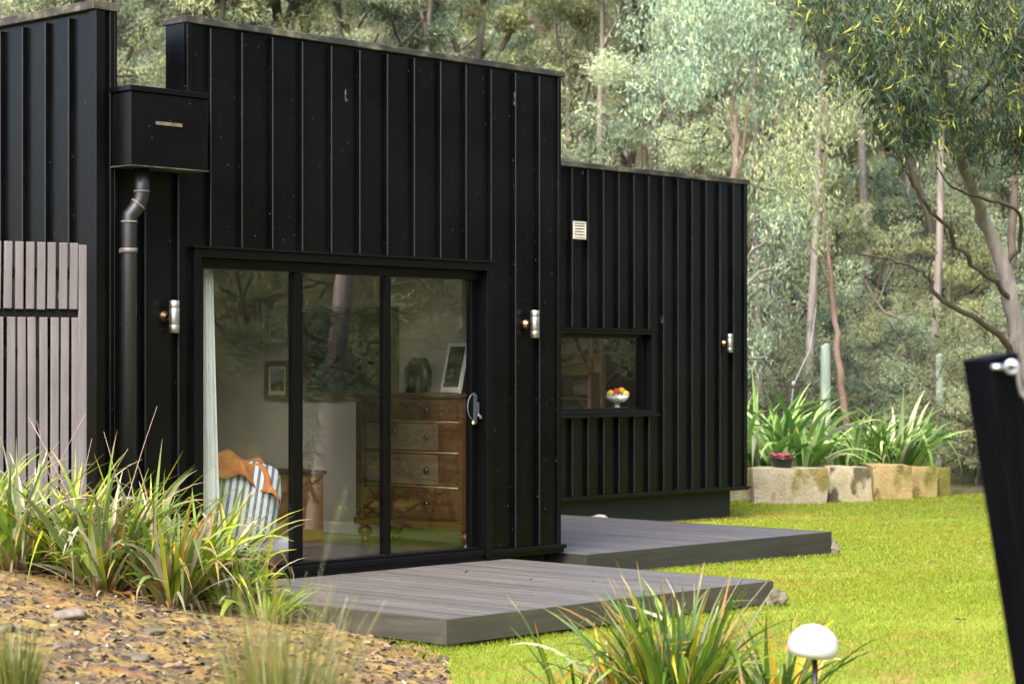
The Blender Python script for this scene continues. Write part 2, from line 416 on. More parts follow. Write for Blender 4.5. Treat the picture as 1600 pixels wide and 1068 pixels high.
def bank_mask(x, y):
    d, l = cam_dl(x, y)
    edge = -0.33 + 0.12 * wob(x, y, 2.2, 5) + 0.10 * (12.4 - d)
    m = sstep(0.0, 0.25, edge - l)
    return m * (1 - sstep(15, 19, d))

def ground_z(x, y):
    x = np.asarray(x, dtype=float); y = np.asarray(y, dtype=float)
    d, l = cam_dl(x, y)
    z = -0.18 - 0.13 * sstep(16, 26, d)
    s = np.clip(-l - 0.25, 0, 4.5)
    s = np.where(s < 0.4, s * s / 0.8, s - 0.2)
    near = 1 - sstep(8.2, 8.9, x) * sstep(9.6, 10.9, y)
    under = 1 - sstep(8.5, 8.85, x) * sstep(8.6, 9.0, y)
    z = z + 0.178 * s * near * under * (1 - sstep(17, 24, d))
    hill = np.where(d > 33, 0.10 * (d - 33) , 0) + np.where(d > 56, 0.30 * (d - 56), 0)
    z = z + hill * (1 - 0.15 * sstep(0, 20, l)) + 0.5 * wob(x, y, 0.12, 3) * sstep(31, 45, d)
    # unseen rise closing the clearing, made higher at the side to darken wall reflections
    back = sstep(24, 60, np.hypot(x - 12, y - 10)) * (1 - sstep(20, 34, d))
    z = z + back * (4.0 + 13.0 * sstep(0, 26, l))
    m = bank_mask(x, y)
    z = z + 0.018 * m * wob(x, y, 7.0, 11) + 0.012 * m * wob(x, y, 19.0, 12)
    return z + 0.010 * wob(x, y, 1.3, 8)
def gz(x, y): return float(ground_z(x, y))

def build_ground():
    base = math.atan2(FW[1], FW[0])
    th = np.concatenate([np.arange(-180, -24, 4), np.arange(-24, -15, 0.8), np.arange(-15, 15, 0.14), np.arange(15, 24, 0.8), np.arange(24, 180, 4)])
    rr = np.concatenate([[0.05, 1.0, 2.5, 4.0, 5.5, 7.0], 8.0 * 1.0062 ** np.arange(0, 215), 30.8 * 1.045 ** np.arange(0, 48)])
    A, Rr = np.meshgrid(R(1) * th + base, rr)
    X = Rr * np.cos(A); Y = Rr * np.sin(A); Z = ground_z(X, Y)
    n, m = X.shape
    V = np.stack([X, Y, Z], -1).reshape(-1, 3)
    i, j = np.meshgrid(np.arange(n - 1), np.arange(m), indexing='ij')
    j2 = (j + 1) % m
    F = np.stack([i * m + j, i * m + j2, (i + 1) * m + j2, (i + 1) * m + j], -1).reshape(-1, 4)
    c = V[F].mean(1)
    bm_ = bank_mask(c[:, 0], c[:, 1]) > 0.5
    d, l = cam_dl(c[:, 0], c[:, 1])
    far = (d > 30.5 + 0.8 * wob(c[:, 0], c[:, 1], 0.9, 2)) | (np.hypot(c[:, 0] - 12, c[:, 1] - 10) > 30)
    for name, sel, mt in (('lawn', ~bm_ & ~far, 'lawn'), ('garden_bank', bm_ & ~far, 'bank'), ('hillside', far, 'forest')):
        Fs = F[sel]; u, inv = np.unique(Fs, return_inverse=True)
        me = np_mesh(name, V[u], inv.reshape(-1, 4), smooth=True)
        link_mesh(name, me, MAT[mt], kind='structure')
build_ground()

# grass blades on the lawn and litter on the bank
def rand_in_view(n, d0, d1, px0, px1, rs, pw=1.0):
    d = d0 + (d1 - d0) * rs.rand(n) ** pw
    px = px0 + (px1 - px0) * rs.rand(n)
    l = (px - 800) / FPX * d
    return d * FW[0] + l * RT[0], d * FW[1] + l * RT[1]

def build_grass():
    rs = np.random.RandomState(4)
    xs, ys = [], []
    for n, d0, d1, p0, p1 in ((150000, 10.0, 17.5, 640, 1680), (110000, 15.0, 23, 840, 1700), (70000, 22, 30.5, 1120, 1660)):
        x, y = rand_in_view(n, d0, d1, p0, p1, rs); xs.append(x); ys.append(y)
    x = np.concatenate(xs); y = np.concatenate(ys)
    ok = (bank_mask(x, y) < 0.5 + 0.25 * (rs.rand(len(x)) - 0.5))
    ok &= ~((x > 8.75) & (x < 11.97) & (y > 8.83) & (y < 11.6)) & ~((x > 12.3) & (x < 15.95) & (y > 11.13) & (y < 15.7)) & ~((y > 15.55) & (x < 20.15)) & ~((x < 12.6) & (y > 11.35))
    wn = wob(x, y, 2.3, 21)
    ok &= (rs.rand(len(x)) < np.clip(1.0 - 0.7 * sstep(0.25, 0.8, wn), 0.1, 1))
    x, y, wn = x[ok], y[ok], wn[ok]
    n0 = len(x)
    ex, ey = [], []
    for (ax, ay, bx, by, nn) in ((8.74, 8.83, 11.97, 8.83, 2600), (8.75, 8.83, 8.75, 10.0, 700), (11.97, 8.85, 11.97, 11.1, 1200), (12.7, 11.12, 15.95, 11.12, 2600), (15.95, 11.12, 15.95, 15.4, 2400), (16.0, 15.5, 20.2, 15.5, 2500), (20.16, 15.5, 20.16, 17, 500)):
        tt = rs.rand(nn); ex.append(ax + (bx - ax) * tt - np.abs(rs.normal(0, 0.03, nn)) * (1 if by == ay else -1) * 0 + rs.normal(0, 0.02, nn)); ey.append(ay + (by - ay) * tt + rs.normal(0, 0.02, nn))
    for (px_, d_, rr_) in ((1080, 22.8, 0.5), (1175, 28.0, 0.3), (1290, 28.0, 0.4), (1400, 28.5, 0.4), (1215, 14.7, 0.12), (1298, 19.2, 0.15), (700, 12.3, 0.15)):
        fx, fy = flat(px_, d_); ex.append(fx + rs.normal(0, rr_, 260)); ey.append(fy + rs.normal(0, rr_ * 0.6, 260))
    ex = np.concatenate(ex); ey = np.concatenate(ey); x = np.concatenate([x, ex]); y = np.concatenate([y, ey])
    n = len(x); z = ground_z(x, y) - 0.004
    d, l = cam_dl(x, y)
    h = (0.014 + 0.022 * rs.rand(n)) * (0.9 + 0.15 * wob(x, y, 1.1, 22)); h = np.clip(h, 0.008, 0.05); h[n0:] = 0.012 + 0.034 * rs.rand(n - n0)
    w = (0.0016 + 0.0018 * rs.rand(n)) * (d / 12)
    a = rs.rand(n) * 6.283; b = rs.rand(n) * 6.283; ln = h * (0.3 + 0.9 * rs.rand(n))
    V = np.empty((n, 3, 3))
    V[:, 0] = np.stack([x - w * np.cos(a), y - w * np.sin(a), z], -1)
    V[:, 1] = np.stack([x + w * np.cos(a), y + w * np.sin(a), z], -1)
    V[:, 2] = np.stack([x + ln * np.cos(b), y + ln * np.sin(b), z + h], -1)
    k = rs.rand(n)[:, None]; p = np.clip(0.5 + 0.5 * wob(x, y, 0.8, 23), 0, 1)[:, None]
    c = (1 - k) * np.array([0.13, 0.20, 0.018]) + k * np.array([0.28, 0.345, 0.045])
    c = c * (1 - 0.38 * p) + 0.38 * p * np.array([0.37, 0.335, 0.04])
    br = (sstep(0.32, 0.7, wob(x, y, 3.1, 31)) * sstep(-0.1, 0.5, wob(x, y, 0.7, 32)))[:, None] * 0.75
    c = c * (1 - br) + br * np.array([0.34, 0.215, 0.07])
    dry = rs.rand(n) < 0.07; c[dry] = np.array([0.40, 0.30, 0.12])
    col = np.repeat(c, 3, 0)
    me = np_mesh('grass', V.reshape(-1, 3), np.arange(n * 3).reshape(-1, 3), col)
    link_mesh('grass', me, MAT['grass'], label='short bright yellow-green mossy grass covering the lawn', cat='grass', kind='stuff')

    # fallen leaves, bark chips and crumbs on the bank
    n = 7000
    x, y = rand_in_view(n, 8.2, 14.2, -120, 800, rs)
    ok = (bank_mask(x, y) > 0.45) & ~((x > 8.72) & (y > 8.8)); x, y = x[ok], y[ok]; n = len(x)
    lx, ly = rand_in_view(420, 11.0, 26.0, 760, 1600, rs)
    lk = (bank_mask(lx, ly) < 0.5) & ~((lx > 8.7) & (lx < 12) & (ly > 8.8)) & ~((lx > 12) & (lx < 16) & (ly > 11.1)) & ~((ly > 15.4) & (lx < 20.3))
    x = np.concatenate([x, lx[lk]]); y = np.concatenate([y, ly[lk]]); nl_ = int(lk.sum())
    kx = 8.9 + 2.9 * rs.rand(26); ky = 9.0 + 2.2 * rs.rand(26)
    x = np.concatenate([x, kx]); y = np.concatenate([y, ky]); n = len(x)
    z = ground_z(x, y) + 0.004; z[n - 26 - nl_:n - 26] += 0.022; z[n - 26:] = 0.004
    s = 0.006 + 0.022 * rs.rand(n) ** 2.2; s[n - 26 - nl_:] *= 0.62; asp = 0.25 + 0.6 * rs.rand(n); a = rs.rand(n) * 6.283
    ux, uy = np.cos(a), np.sin(a); tilt = rs.normal(0, 0.35, n); t2 = rs.normal(0, 0.35, n); hh = s * (0.15 + 0.5 * rs.rand(n))
    V = np.empty((n, 5, 3))
    for k, (p, q) in enumerate(((-1, -0.7), (1, -0.5), (0.8, 0.9), (-0.9, 0.6))):
        pp = p * s; qq = q * s * asp
        V[:, k] = np.stack([x + pp * ux - qq * uy, y + pp * uy + qq * ux, z + pp * tilt + qq * t2], -1)
    V[:, 4] = np.stack([x, y, z + hh], -1)
    F = np.concatenate([np.stack([np.arange(n) * 5 + k, np.arange(n) * 5 + (k + 1) % 4, np.arange(n) * 5 + 4], -1) for k in range(4)])
    pal = np.array([[0.035, 0.024, 0.018], [0.07, 0.045, 0.03], [0.20, 0.13, 0.08], [0.34, 0.28, 0.20], [0.28, 0.13, 0.06], [0.46, 0.42, 0.36], [0.05, 0.045, 0.04]])
    c = pal[rs.choice(7, n, p=[0.30, 0.25, 0.17, 0.045, 0.05, 0.005, 0.18])] * (0.7 + 0.6 * rs.rand(n))[:, None]
    me = np_mesh('leaf_litter', V.reshape(-1, 3), F, np.repeat(c, 5, 0))
    link_mesh('leaf_litter', me, MAT['litter'], label='brown bark chips and dry leaves strewn over the mossy bank, a few on the lawn and deck', cat='leaf litter', kind='stuff')
build_grass()

# ------------------------------------------------------------------ the black house
YF, YB = 11.40, 15.50           # front face and rear-wing face
XW, XA, XB = 8.149, 12.543, 20.33
house = empty('house', (XW, YF, 0.0), label='low black steel-clad house with a wide sliding glass door and a rear wing', cat='house')
class HB(MB):
    """builder whose result is parented to the house without moving"""
    def build(s, name, mat, parent=None, **kw):
        o = MB.build(s, name, mat, None, **kw)
        p = parent or house
        o.parent = p
        o.matrix_parent_inverse = Matrix()
        w = Vector((0, 0, 0)); q = p
        while q is not None: w += q.location; q = q.parent
        o.data.transform(Matrix.Translation(-w))
        return o

OX0, OX1, OZ1 = 8.95, 11.732, 2.205     # sliding door opening
TOP = 3.745
# front wall with its standing seams
w = HB()
w.box(XW, OX0, YF, 11.6, 0.06, 2.2)
w.box(OX1, XA, YF, 11.6, 0.06, 2.2)
w.box(XW + 0.002, 8.855, YF + 0.0005, 11.6, 2.2, 3.2)
w.box(8.855, XA, YF, 11.6, 2.2, TOP)
sx = [9.322 + 0.2695 * k for k in range(-3, 12)]
for x in sx:
    z1 = TOP - 0.02 if x > 8.9 else 2.75
    z0 = 2.27 if OX0 - 0.03 < x < OX1 + 0.02 else 0.08
    if x < 8.9: z0 = -0.1
    w.box(x - 0.007, x + 0.007, YF - 0.036, YF - 0.0005, z0, z1, 0.003, seg=1)
    w.box(x - 0.034, x - 0.030, YF - 0.004, YF - 0.0005, z0, z1)
w.box(8.862, 8.905, YF - 0.024, YF - 0.0005, 3.2, TOP - 0.001, 0.003, seg=1)            # end flashing of the parapet
w.box(XA - 0.03, XA + 0.006, YF - 0.022, YF + 0.06, 0.078, TOP - 0.001, 0.004, seg=1)  # corner flashing
w.build('wall', MAT['black'])
# left side wall with its seams, and the blade end
w = HB()
w.box(XW - 0.002, 8.288, YF - 0.004, 21.0, -0.25, TOP)
for k in range(0, 36):
    y = 11.655 + 0.262 * k
    w.box(XW - 0.036, XW - 0.002, y - 0.007, y + 0.007, -0.2, TOP - 0.03, 0.003, seg=1)
w.box(XW - 0.022, XW + 0.05, YF - 0.030, YF + 0.045, -0.25, TOP - 0.004, 0.004, seg=1)
w.box(8.235, 8.262, YF - 0.030, YF - 0.004, -0.25, TOP - 0.004, 0.004, seg=1)
w.box(8.275, 8.300, YF - 0.022, YF - 0.004, -0.25, TOP - 0.004, 0.004, seg=1)
w.build('wall', MAT['black'])
# right side wall of the front block, roof and back
w = HB()
w.box(12.3, XA, 11.6, YB, 0.06, TOP)
for k in range(0, 14):
    y = 11.67 + 0.2695 * k
    w.box(XA, XA + 0.036, y - 0.007, y + 0.007, 0.08, TOP - 0.02, 0.003, seg=1)
w.build('wall', MAT['black'])
def holed(x0, x1, y0, y1, z0, z1, hx0, hx1, hy0, hy1):
    w.box(x0, hx0, y0, y1, z0, z1); w.box(hx1, x1, y0, y1, z0, z1); w.box(hx0, hx1, y0, hy0, z0, z1); w.box(hx0, hx1, hy1, y1, z0, z1)
ADDED_SKY1 = (10.0, 10.85, 13.25, 14.1); ADDED_SKY2 = (18.0, 18.6, 16.5, 17.0)       # roof openings added out of sight to brighten the two rooms
w = HB(); holed(8.29, 12.3, 11.602, 20.8, 2.62, 2.82, *ADDED_SKY1); holed(12.545, 20.1, 15.702, 20.8, 2.62, 2.82, *ADDED_SKY2); w.build('roof', MAT['recess'])
for a_, b_, c_, d_ in (ADDED_SKY1, ADDED_SKY2):
    w = HB(); w.box(a_ - 0.05, b_ + 0.05, c_ - 0.05, d_ + 0.05, 2.822, 2.834); w.build('added_roof_light', MAT['glass'])
w = HB(); w.box(8.29, 20.1, 20.8, 21.0, -0.3, 3.4); w.build('wall', MAT['black'])
# rear wing wall round its window
WX0, WX1, WZ0, WZ1 = 15.9, 18.55, 1.00, 1.85
w = HB()
BT = 3.625
w.box(12.3, WX0, YB, 15.7, 0.06, BT); w.box(WX1, XB, YB, 15.7, 0.06, BT)
w.box(WX0, WX1, YB, 15.7, 0.06, WZ0); w.box(WX0, WX1, YB, 15.7, WZ1, BT)
w.box(XB - 0.2, XB, 15.7, 21.0, 0.06, BT)
for k in range(-18, 12):
    x = 17.231 + 0.2566 * k
    spans = [(0.08, BT - 0.02)]
    if WX0 - 0.05 < x < WX1 + 0.08: spans = [(0.08, 0.93), (1.9, BT - 0.02)]
    for z0, z1 in spans: w.box(x - 0.009, x + 0.009, YB - 0.042, YB - 0.0005, z0, z1, 0.003, seg=1)
w.box(XB - 0.05, XB + 0.008, YB - 0.024, YB + 0.06, 0.08, BT - 0.001, 0.004, seg=1)
for k in range(20):
    y = 15.8 + 0.2566 * k
    w.box(XB, XB + 0.04, y - 0.008, y + 0.008, 0.08, BT - 0.02)
w.build('wall', MAT['black'])
# lighter colour on the seam noses paints the thin highlight along their edges
M_seam = plain('seam_edge_highlight', (0.0095, 0.010, 0.0112), 0.4, 0, 0.28, 0.4, 6)
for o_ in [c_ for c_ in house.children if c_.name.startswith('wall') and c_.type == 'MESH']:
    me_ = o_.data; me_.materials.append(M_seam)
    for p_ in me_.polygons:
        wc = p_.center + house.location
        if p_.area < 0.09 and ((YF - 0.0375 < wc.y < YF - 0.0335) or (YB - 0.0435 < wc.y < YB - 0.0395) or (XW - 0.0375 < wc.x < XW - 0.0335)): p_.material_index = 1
# flashings along the tops
w = HB(); w.box(8.842, XA + 0.045, YF - 0.030, 11.625, TOP, 3.79, 0.004); w.build('parapet_cap', MAT['cap'])
w = HB(); w.box(XW - 0.045, 8.31, YF - 0.034, 21.03, TOP, 3.80, 0.004); w.build('parapet_cap', MAT['cap'])
w = HB(); w.box(12.55, XB + 0.045, YB - 0.034, 15.725, BT, 3.682, 0.004); w.box(XB - 0.22, XB + 0.045, 15.725, 21.0, BT, 3.682, 0.004); w.build('parapet_cap', MAT['cap'])
# bottom flashings and base boards
w = HB()
w.box(OX1 - 0.01, XA + 0.035, YF - 0.055, YF + 0.03, 0.045, 0.078, 0.004)
w.box(OX1 - 0.01, XA + 0.022, YF - 0.036, YF + 0.03, 0.012, 0.045)
w.build('base_flashing', MAT['frame'])
w = HB(); w.box(12.55, XB + 0.035, YB - 0.06, YB + 0.03, 0.05, 0.078, 0.004); w.box(12.55, XB + 0.02, YB - 0.04, YB + 0.03, 0.03, 0.05); w.build('base_flashing', MAT['frame'])
w = HB(); w.box(XW + 0.05, XA - 0.10, YF + 0.06, 20.7, -0.45, 0.055); w.build('plinth', MAT['recess'])
w = HB(); w.box(12.45, XB - 0.22, YB + 0.06, 20.7, -0.55, 0.055); w.build('plinth', MAT['plinth'])

# sliding door
def part_empty(name, loc):
    o = bpy.data.objects.new(name, None); COL.objects.link(o); o.parent = house; o.location = Vector(loc) - house.location; o.empty_display_size = 0.2
    return o
door = part_empty('sliding_door', (OX0, YF, 0))
w = HB()
w.box(8.905, 8.962, YF - 0.046, YF + 0.14, -0.02, 2.252, 0.004)                   # trim posts
w.box(11.692, 11.746, YF - 0.046, YF + 0.14, 0.012, 2.252, 0.004)
w.box(8.9625, 11.6915, YF - 0.046, YF + 0.14, 2.195, 2.252, 0.004)
w.box(8.885, 11.768, YF - 0.062, YF + 0.0, 2.253, 2.268, 0.003)                     # head drip flashing
w.box(8.9625, 11.6915, YF + 0.03, YF + 0.16, 2.128, 2.194, 0.003)                    # head track
w.box(8.9625, 11.6915, YF - 0.03, YF + 0.16, 0.045, 0.082, 0.003)                    # sill
w.box(8.9625, 11.6915, YF + 0.012, YF + 0.06, 0.082, 0.102, 0.003)
w.box(8.9625, 11.86, YF - 0.012, YF + 0.058, -0.16, 0.044)                           # dark board under the sill
w.box(8.9625, 9.04, YF + 0.03, YF + 0.12, 0.102, 2.127, 0.003)
w.box(11.629, 11.6915, YF + 0.06, YF + 0.12, 0.102, 2.127, 0.003)
w.build('frame', MAT['frame'], door)
for x0, x1 in ((9.859, 9.953), (10.730, 10.800)):
    w = HB(); xm = x0 + (x1 - x0) * 0.52; w.box(x0, xm, YF + 0.06, YF + 0.12, 0.103, 2.126, 0.003); w.box(xm + 0.001, x1, YF + 0.072, YF + 0.12, 0.103, 2.112, 0.003); w.build('mullion', MAT['frame'], door)
for x0, x1 in ((9.0405, 9.8585), (9.9535, 10.7295), (10.8005, 11.6285)):
    w = HB(); w.box(x0, x1, YF + 0.088, YF + 0.096, 0.1025, 2.1265); w.build('pane', MAT['glass'], door)
w = HB(); w.box(11.634, 11.668, YF + 0.03, YF + 0.0595, 1.03, 1.26, 0.012); w.box(11.643, 11.66, YF + 0.005, YF + 0.031, 1.09, 1.20, 0.006)
w.build('handle', plain('blue_black_handle', (0.03, 0.035, 0.05), 0.3), door)
w = HB(); w.tube([(11.652, YF + 0.0, 1.10), (11.652, YF + 0.006, 1.10)], 0.012, 10); w.box(11.649, 11.656, YF - 0.02, YF + 0.0, 1.075, 1.10, 0.002); w.build('lock', MAT['steel'], door)
w = HB()
pts = []
for k in range(15):
    a = R(80 + 200 * k / 14); pts.append((11.625 + 0.07 * math.cos(a), YF + 0.03, 1.165 + 0.10 * math.sin(a)))
w.tube(pts, 0.005, 8); w.build('pull_loop', plain('grey_cord', (0.06, 0.07, 0.075), 0.6), door)
w = HB(); w.blob((11.61, YF + 0.025, 1.045), 0.013, 0.008, 0.016, 3, 0.05, 2); w.build('key_tag', plain('yellow_tag', (0.60, 0.62, 0.08), 0.5), door)

# rear window
win = part_empty('window', (WX0, YB, WZ0))
w = HB()
w.box(WX1 - 0.006, WX1 + 0.055, YB - 0.05, YB + 0.15, 0.955, 1.872, 0.004)
w.box(WX0 - 0.065, WX1 - 0.0065, YB - 0.05, YB + 0.15, 1.835, 1.872, 0.004)
w.box(WX0 - 0.065, WX0 + 0.02, YB - 0.05, YB + 0.15, 0.955, 1.834, 0.004)
w.box(WX0 - 0.09, WX1 + 0.10, YB - 0.066, YB, 1.873, 1.89, 0.003)
w.box(WX0 + 0.021, WX1 - 0.007, YB + 0.04, YB + 0.1, 1.79, 1.834, 0.003)
w.box(WX1 - 0.03, WX1 - 0.007, YB + 0.05, YB + 0.1, 1.021, 1.789, 0.003)
w.box(WX0 + 0.021, WX1 - 0.007, YB + 0.04, YB + 0.1, 0.995, 1.02, 0.003)
w.build('frame', MAT['frame'], win)
w = HB(); w.box(WX0 - 0.09, WX1 + 0.10, YB - 0.085, YB + 0.036, 0.925, 0.954, 0.004); w.box(WX0 - 0.07, WX1 - 0.0065, YB - 0.06, YB + 0.036, 0.955, 0.994, 0.003); w.build('sill', MAT['frame'], win)
w = HB(); w.box(WX0 + 0.0215, WX1 - 0.0305, YB + 0.066, YB + 0.074, 1.0205, 1.7895); w.build('pane', MAT['glass_rear'], win)

# rainwater head, downpipe, vent
rh = part_empty('rainwater_head', (8.24, 11.15, 2.74))
w = HB(); w.box(8.239, 8.852, 11.15, YF - 0.038, 2.748, 3.215, 0.006); w.build('box', MAT['black'], rh)
w = HB(); w.box(8.225, 8.866, 11.136, YF - 0.037, 3.216, 3.252, 0.005); w.build('lid', MAT['frame'], rh)
w = HB(); w.box(8.232, 8.859, 11.143, YF - 0.037, 2.738, 2.747, 0.002); w.build('bottom_rim', MAT['cap'], rh)
w = HB(); w.box(8.430, 8.640, 11.142, 11.1495, 3.014, 3.036, 0.001); w.build('slot', MAT['raw_edge'], rh)
dp = part_empty('downpipe', (8.38, 11.28, 2.7))
w = HB()
w.tube([(8.405, 11.262, 2.737), (8.405, 11.262, 2.60), (8.400, 11.264, 2.545), (8.375, 11.28, 2.485), (8.340, 11.30, 2.435), (8.335, 11.302, 2.38), (8.335, 11.302, -0.2)], 0.050, 20)
w.build('pipe', MAT['pipe'], dp)
for c, t_ in (((8.405, 11.262, 2.592), (0, 0, 1)), ((8.384, 11.274, 2.507), (-0.55, 0.3, -0.8)), ((8.336, 11.301, 2.395), (0, 0, 1))):
    t_ = Vector(t_).normalized(); c = Vector(c); w = HB(); w.tube([c - t_ * 0.006, c + t_ * 0.006], 0.053, 20); w.build('collar', MAT['pipe_collar'], dp)
for z in (2.21, 0.62):
    w = HB(); w.tube([(8.335, 11.302, z - 0.016), (8.335, 11.302, z + 0.016)], 0.054, 20); w.box(8.255, 8.30, 11.29, 11.297, z - 0.012, z + 0.012); w.box(8.325, 8.345, 11.36, 11.395, z - 0.012, z + 0.012)
    w.build('bracket', MAT['pipe_collar'], dp)
w = HB()
w.box(17.235, 17.250, YB - 0.062, YB - 0.043, 2.85, 3.04); w.box(17.412, 17.427, YB - 0.062, YB - 0.043, 2.85, 3.04)
w.box(17.250, 17.412, YB - 0.062, YB - 0.043, 3.022, 3.04); w.box(17.250, 17.412, YB - 0.062, YB - 0.043, 2.85, 2.865)
for k in range(5):
    z = 2.872 + 0.031 * k
    M_ = Matrix.Translation((17.331, YB - 0.052, z + 0.011)) @ Matrix.Rotation(R(-28), 4, 'X')
    w.box(-0.081, 0.081, -0.004, 0.004, -0.012, 0.012, 0, M_)
w.box(17.24, 17.42, YB - 0.042, YB - 0.001, 2.855, 3.035)
w.build('vent', MAT['vent'])

# inside of the front room and the rear room
w = HB(); w.box(8.29, 12.3, 11.6, 20.7, 0.0, 0.056); w.box(12.55, 20.1, 15.7, 20.7, 0.0, 0.056); w.build('floor', MAT['floor'])
w = HB(); holed(8.29, 12.299, 11.601, 20.7, 2.5, 2.6, *ADDED_SKY1); holed(12.55, 20.1, 15.702, 20.7, 2.5, 2.6, *ADDED_SKY2); w.build('ceiling', MAT['ceiling'])
w = HB()
w.box(12.270, 12.298, 11.602, 16.0, 0.057, 2.499)
w.box(8.29, 8.32, 11.602, 16.0, 0.057, 2.499)
w.box(8.32, 9.0, 15.97, 16.0, 0.057, 2.499); w.box(10.6, 12.27, 15.97, 16.0, 0.057, 2.499); w.box(9.0, 10.6, 15.97, 16.0, 2.1, 2.499)
w.build('interior_wall', MAT['plaster'])
w = HB(); w.box(12.252, 12.269, 11.61, 15.96, 0.057, 0.15, 0.003); w.build('skirting', MAT['white_paint'])
w = HB(); w.box(12.56, 12.6, 15.71, 19.0, 0.057, 2.499); w.box(12.6, 20.1, 18.96, 19.0, 0.057, 2.499); w.build('interior_wall', MAT['tan'])

# ------------------------------------------------------------------ wall lights
def wall_light(x, y, z, label):
    e = empty('wall_light', (x, y, z), label=label, cat='wall light', group='steel wall lights on the black cladding')
    m = MB(); m.lathe([(0.0, 0), (0.038, 0), (0.040, 0.006), (0.036, 0.02), (0.022, 0.036), (0.02, 0.05)], 20, Matrix.Translation((-0.03, 0, 0)) @ Matrix.Rotation(R(90), 4, 'X'))
    m.build('mount', MAT['copper'], e)
    m = MB(); m.lathe([(0.0, -0.104), (0.022, -0.104), (0.025, -0.102), (0.031, -0.107), (0.034, -0.105), (0.034, -0.055), (0.0335, -0.054), (0.034, -0.053), (0.034, 0.055), (0.0335, 0.056), (0.034, 0.057), (0.034, 0.105), (0.031, 0.107), (0.025, 0.102), (0.0, 0.10)], 24, Matrix.Translation((0, -0.075, 0)))
    m.build('tube', MAT['steel'], e)
wall_light(8.715, YF, 1.793, 'steel up-down wall light beside the black downpipe')
wall_light(12.187, YF, 1.797, 'steel up-down wall light to the right of the sliding glass door')
wall_light(19.935, YB, 1.752, 'steel up-down wall light near the far end of the rear wing')

# ------------------------------------------------------------------ slatted screen
sc_ = empty('slat_screen', (8.03, 11.34, 0), R(-17.9), label='weathered grey timber slat screen in front of the left wall', cat='screen')
rs_ = random.Random(5)
for nm, z0, z1, off in (('upper_slats', 1.822, 2.245, 0.0), ('lower_slats', 0.30, 1.775, 0.014)):
    m = MB()
    for k in range(1, 19):
        x = -0.012 - 0.0695 * k + off + rs_.uniform(-0.003, 0.003)
        M_ = Matrix.Translation((x, 0, (z0 + z1) / 2)) @ Matrix.Rotation(R(rs_.uniform(-0.25, 0.25) + (0.5 if off == 0 else 0)), 4, 'Y')
        m.box(-0.0245, 0.0245, -0.012, 0.012, -(z1 - z0) / 2 + rs_.uniform(0, 0.006), (z1 - z0) / 2, 0.003, M_, 1)
    m.build(nm, MAT['slat'], sc_)
m = MB(); m.box(-0.05, 0.0, -0.014, 0.012, 0.30, 2.235, 0.003); m.build('end_slat', MAT['slat'], sc_)
for z in (2.05, 1.80, 1.55, 0.6):
    m = MB(); m.box(-1.3, -0.004, 0.0125, 0.05, z - 0.035, z + 0.035, 0.003); m.build('rail', MAT['recess'], sc_)
m = MB(); m.box(-0.06, -0.01, 0.051, 0.10, -0.2, 2.2); m.box(-1.29, -1.24, 0.051, 0.10, -0.2, 2.2); m.build('post', MAT['recess'], sc_)

# ------------------------------------------------------------------ decks
def deck(name, x0, x1, y0, y1, label, mb, mf, ms, bw=0.137, stumps=(), fd=0.146):
    e = empty(name, (x0, y0, 0), label=label, cat='deck', group=None)
    m = MB(); rg = random.Random(int(x0 * 10)); x = 0.022; W = x1 - x0; D = y1 - y0
    while x < W - 0.03:
        xe = min(x + bw - 0.0085, W - 0.024); dz = rg.uniform(-0.0012, 0.0012)
        cut = [0.022, D] if rg.random() < 0.5 else [0.022, rg.uniform(0.3, 0.7) * D, D]
        for a, b in zip(cut, cut[1:]): m.box(x, xe, a, b - (0.003 if b < D else 0), -0.024 + dz, dz, 0.0025, None, 1)
        x += bw
    m.build('boards', MAT[mb], e)
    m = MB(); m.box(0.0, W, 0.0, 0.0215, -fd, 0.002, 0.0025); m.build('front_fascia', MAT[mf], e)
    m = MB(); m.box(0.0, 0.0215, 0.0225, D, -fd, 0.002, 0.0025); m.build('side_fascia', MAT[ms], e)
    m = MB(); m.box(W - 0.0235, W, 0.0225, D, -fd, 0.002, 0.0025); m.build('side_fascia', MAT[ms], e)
    m = MB()
    k = 0.25
    while k < D:
        m.box(0.03, W - 0.03, k, k + 0.045, -0.12, -0.0265); k += 0.45
    m.build('joists', MAT['recess'], e)
    for sx_, sy_, r in stumps:
        m = MB(); m.tube([(sx_, sy_, -0.5), (sx_, sy_, -0.1215)], r, 14); m.build('stump', MAT['stump'], e)
    return e
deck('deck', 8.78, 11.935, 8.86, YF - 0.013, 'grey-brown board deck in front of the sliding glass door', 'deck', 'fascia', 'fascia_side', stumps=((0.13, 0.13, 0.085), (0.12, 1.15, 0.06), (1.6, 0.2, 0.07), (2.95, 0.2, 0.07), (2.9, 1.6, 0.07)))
deck('deck', 12.60, 15.90, 11.16, 15.42, 'slate-grey board deck under the rear window of the house', 'deck_far', 'fascia_far', 'fascia_far', fd=0.21, stumps=((0.2, 0.3, 0.07), (3.1, 0.3, 0.07)))

